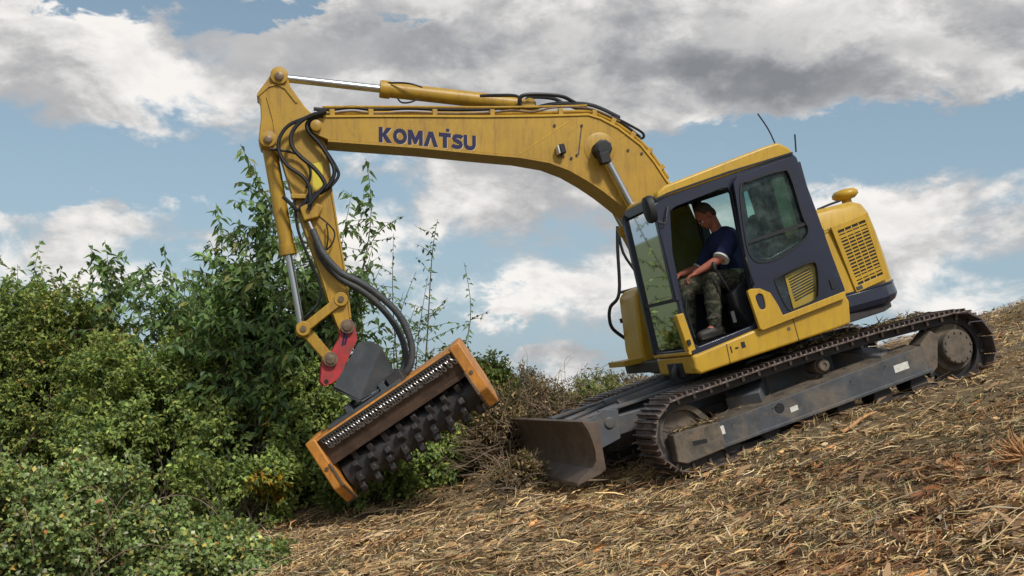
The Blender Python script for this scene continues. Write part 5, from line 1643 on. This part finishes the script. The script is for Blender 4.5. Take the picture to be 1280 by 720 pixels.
tufts('dry_grass', 'pale dry grass along the crest at right', 9000, (.05, .15), [((.40, .33, .16), 3), ((.30, .26, .12), 2), ((.22, .24, .10), 1.5)], .010, lambda p: (p[:, 0] > 4.2) & (p[:, 1] > 2.2))
# mulch lying on the track beams and between the tracks
def debris(label, n, box, zf, parent_m=MW):
    x = rng.uniform(box[0], box[1], n); y = rng.uniform(box[2], box[3], n)
    z = zf(x, y) + np.abs(rng.normal(0, .012, n))
    c = np.stack([x, y, z], 1)
    d = unit(np.stack([rng.normal(0, 1, n), rng.normal(0, .45, n), rng.normal(0, .25, n)], 1))
    v, f, cl = leaves_mesh(c, d, rng.normal(0, .5, (n, 3)) + np.array([0, 0, 1]), rng.uniform(.03, .12, n), rng.uniform(.005, .012, n), pick(STRAW, n, .7))
    me = np_mesh('mulch_debris', v @ MW.T, f, cl)
    o = finish('mulch_debris', me, 'straw', None, smooth=False); tag(o, label, None, kind='stuff')
debris('shredded stems lying on the near track beam', 1500, (-1.0, 1.25, .97, 1.13), lambda x, y: .475 - .06 * x + (1.0 - y) * .5)
debris('shredded stems caught on the idler yoke', 160, (1.15, 1.62, 1.05, 1.15), lambda x, y: .425 + 0 * x)
debris('shredded stems on top of the near track under the deck', 700, (-1.4, .2, .75, 1.0), lambda x, y: .825 + 0 * x)
# --- single sticks and splinters one can pick out
def stick(label, a, b, r, m_, lift=(.05, .05), name='broken_stick', wob=.03):
    p, q = gpx(*a), gpx(*b)
    p = p + np.array([0, 0, lift[0]]); q = q + np.array([0, 0, lift[1]])
    c = curves((p - p)[None], (q - p)[None], 9, wob)
    v, f = tubes_mesh(c, (np.linspace(1, .6, 9) * r)[None] * np.exp(rng.normal(0, .08, (1, 9))), 7)
    o = link_np(name, v, f, m_, None)
    o.location = p
    tag(o, label, 'stick')
stick('pale stick leaning in the mulch before the blade', (655, 562), (692, 604), .014, 'palewood', (.30, .03))
stick('pale split stick lying in the foreground right of centre', (1172, 662), (1208, 622), .017, 'palewood')
stick('light stick lying close along the front of the near track', (862, 590), (905, 560), .014, 'palewood', (.04, .10))
stick('long dry stick reaching right from behind the final drive', (1232, 462), (1282, 466), .013, 'palewood', (.10, .10))
stick('orange brown stick below the rear of the track frame', (1052, 548), (1096, 522), .018, 'rawwood')
stick('curved brown stick crossing the mulch right of the near track', (1000, 590), (1062, 560), .012, 'deadstem', wob=.08)
stick('split orange stick at the lower right edge', (1235, 676), (1282, 662), .016, 'rawwood')
stick('short dark stick under the blade tip', (700, 612), (760, 606), .013, 'deadstem')
def splinter(label, at, up, n, spread, L, m_):
    b = gpx(*at)
    root_v = np.zeros((n, 3)) + rng.normal(0, .02, (n, 3))
    d = unit(np.array(up)[None] + rng.normal(0, spread, (n, 3)))
    e = d * rng.uniform(.4, 1, n)[:, None] * L
    v, f = tubes_mesh(curves(root_v, e, 5, .04), np.array([1, .9, .7, .5, .15])[None] * rng.uniform(.006, .016, n)[:, None], 4)
    o = link_np('splintered_stump', v, f, m_, None)
    o.location = b
    tag(o, label, 'stump')
splinter('small fan of orange splintered wood standing out of the mulch', (1200, 590), (-.9, -.1, .6), 34, .40, .14, 'rawwood')
splinter('larger splintered stump cut by the right edge', (1284, 578), (-.8, 0, .7), 60, .35, .26, 'rawwood')
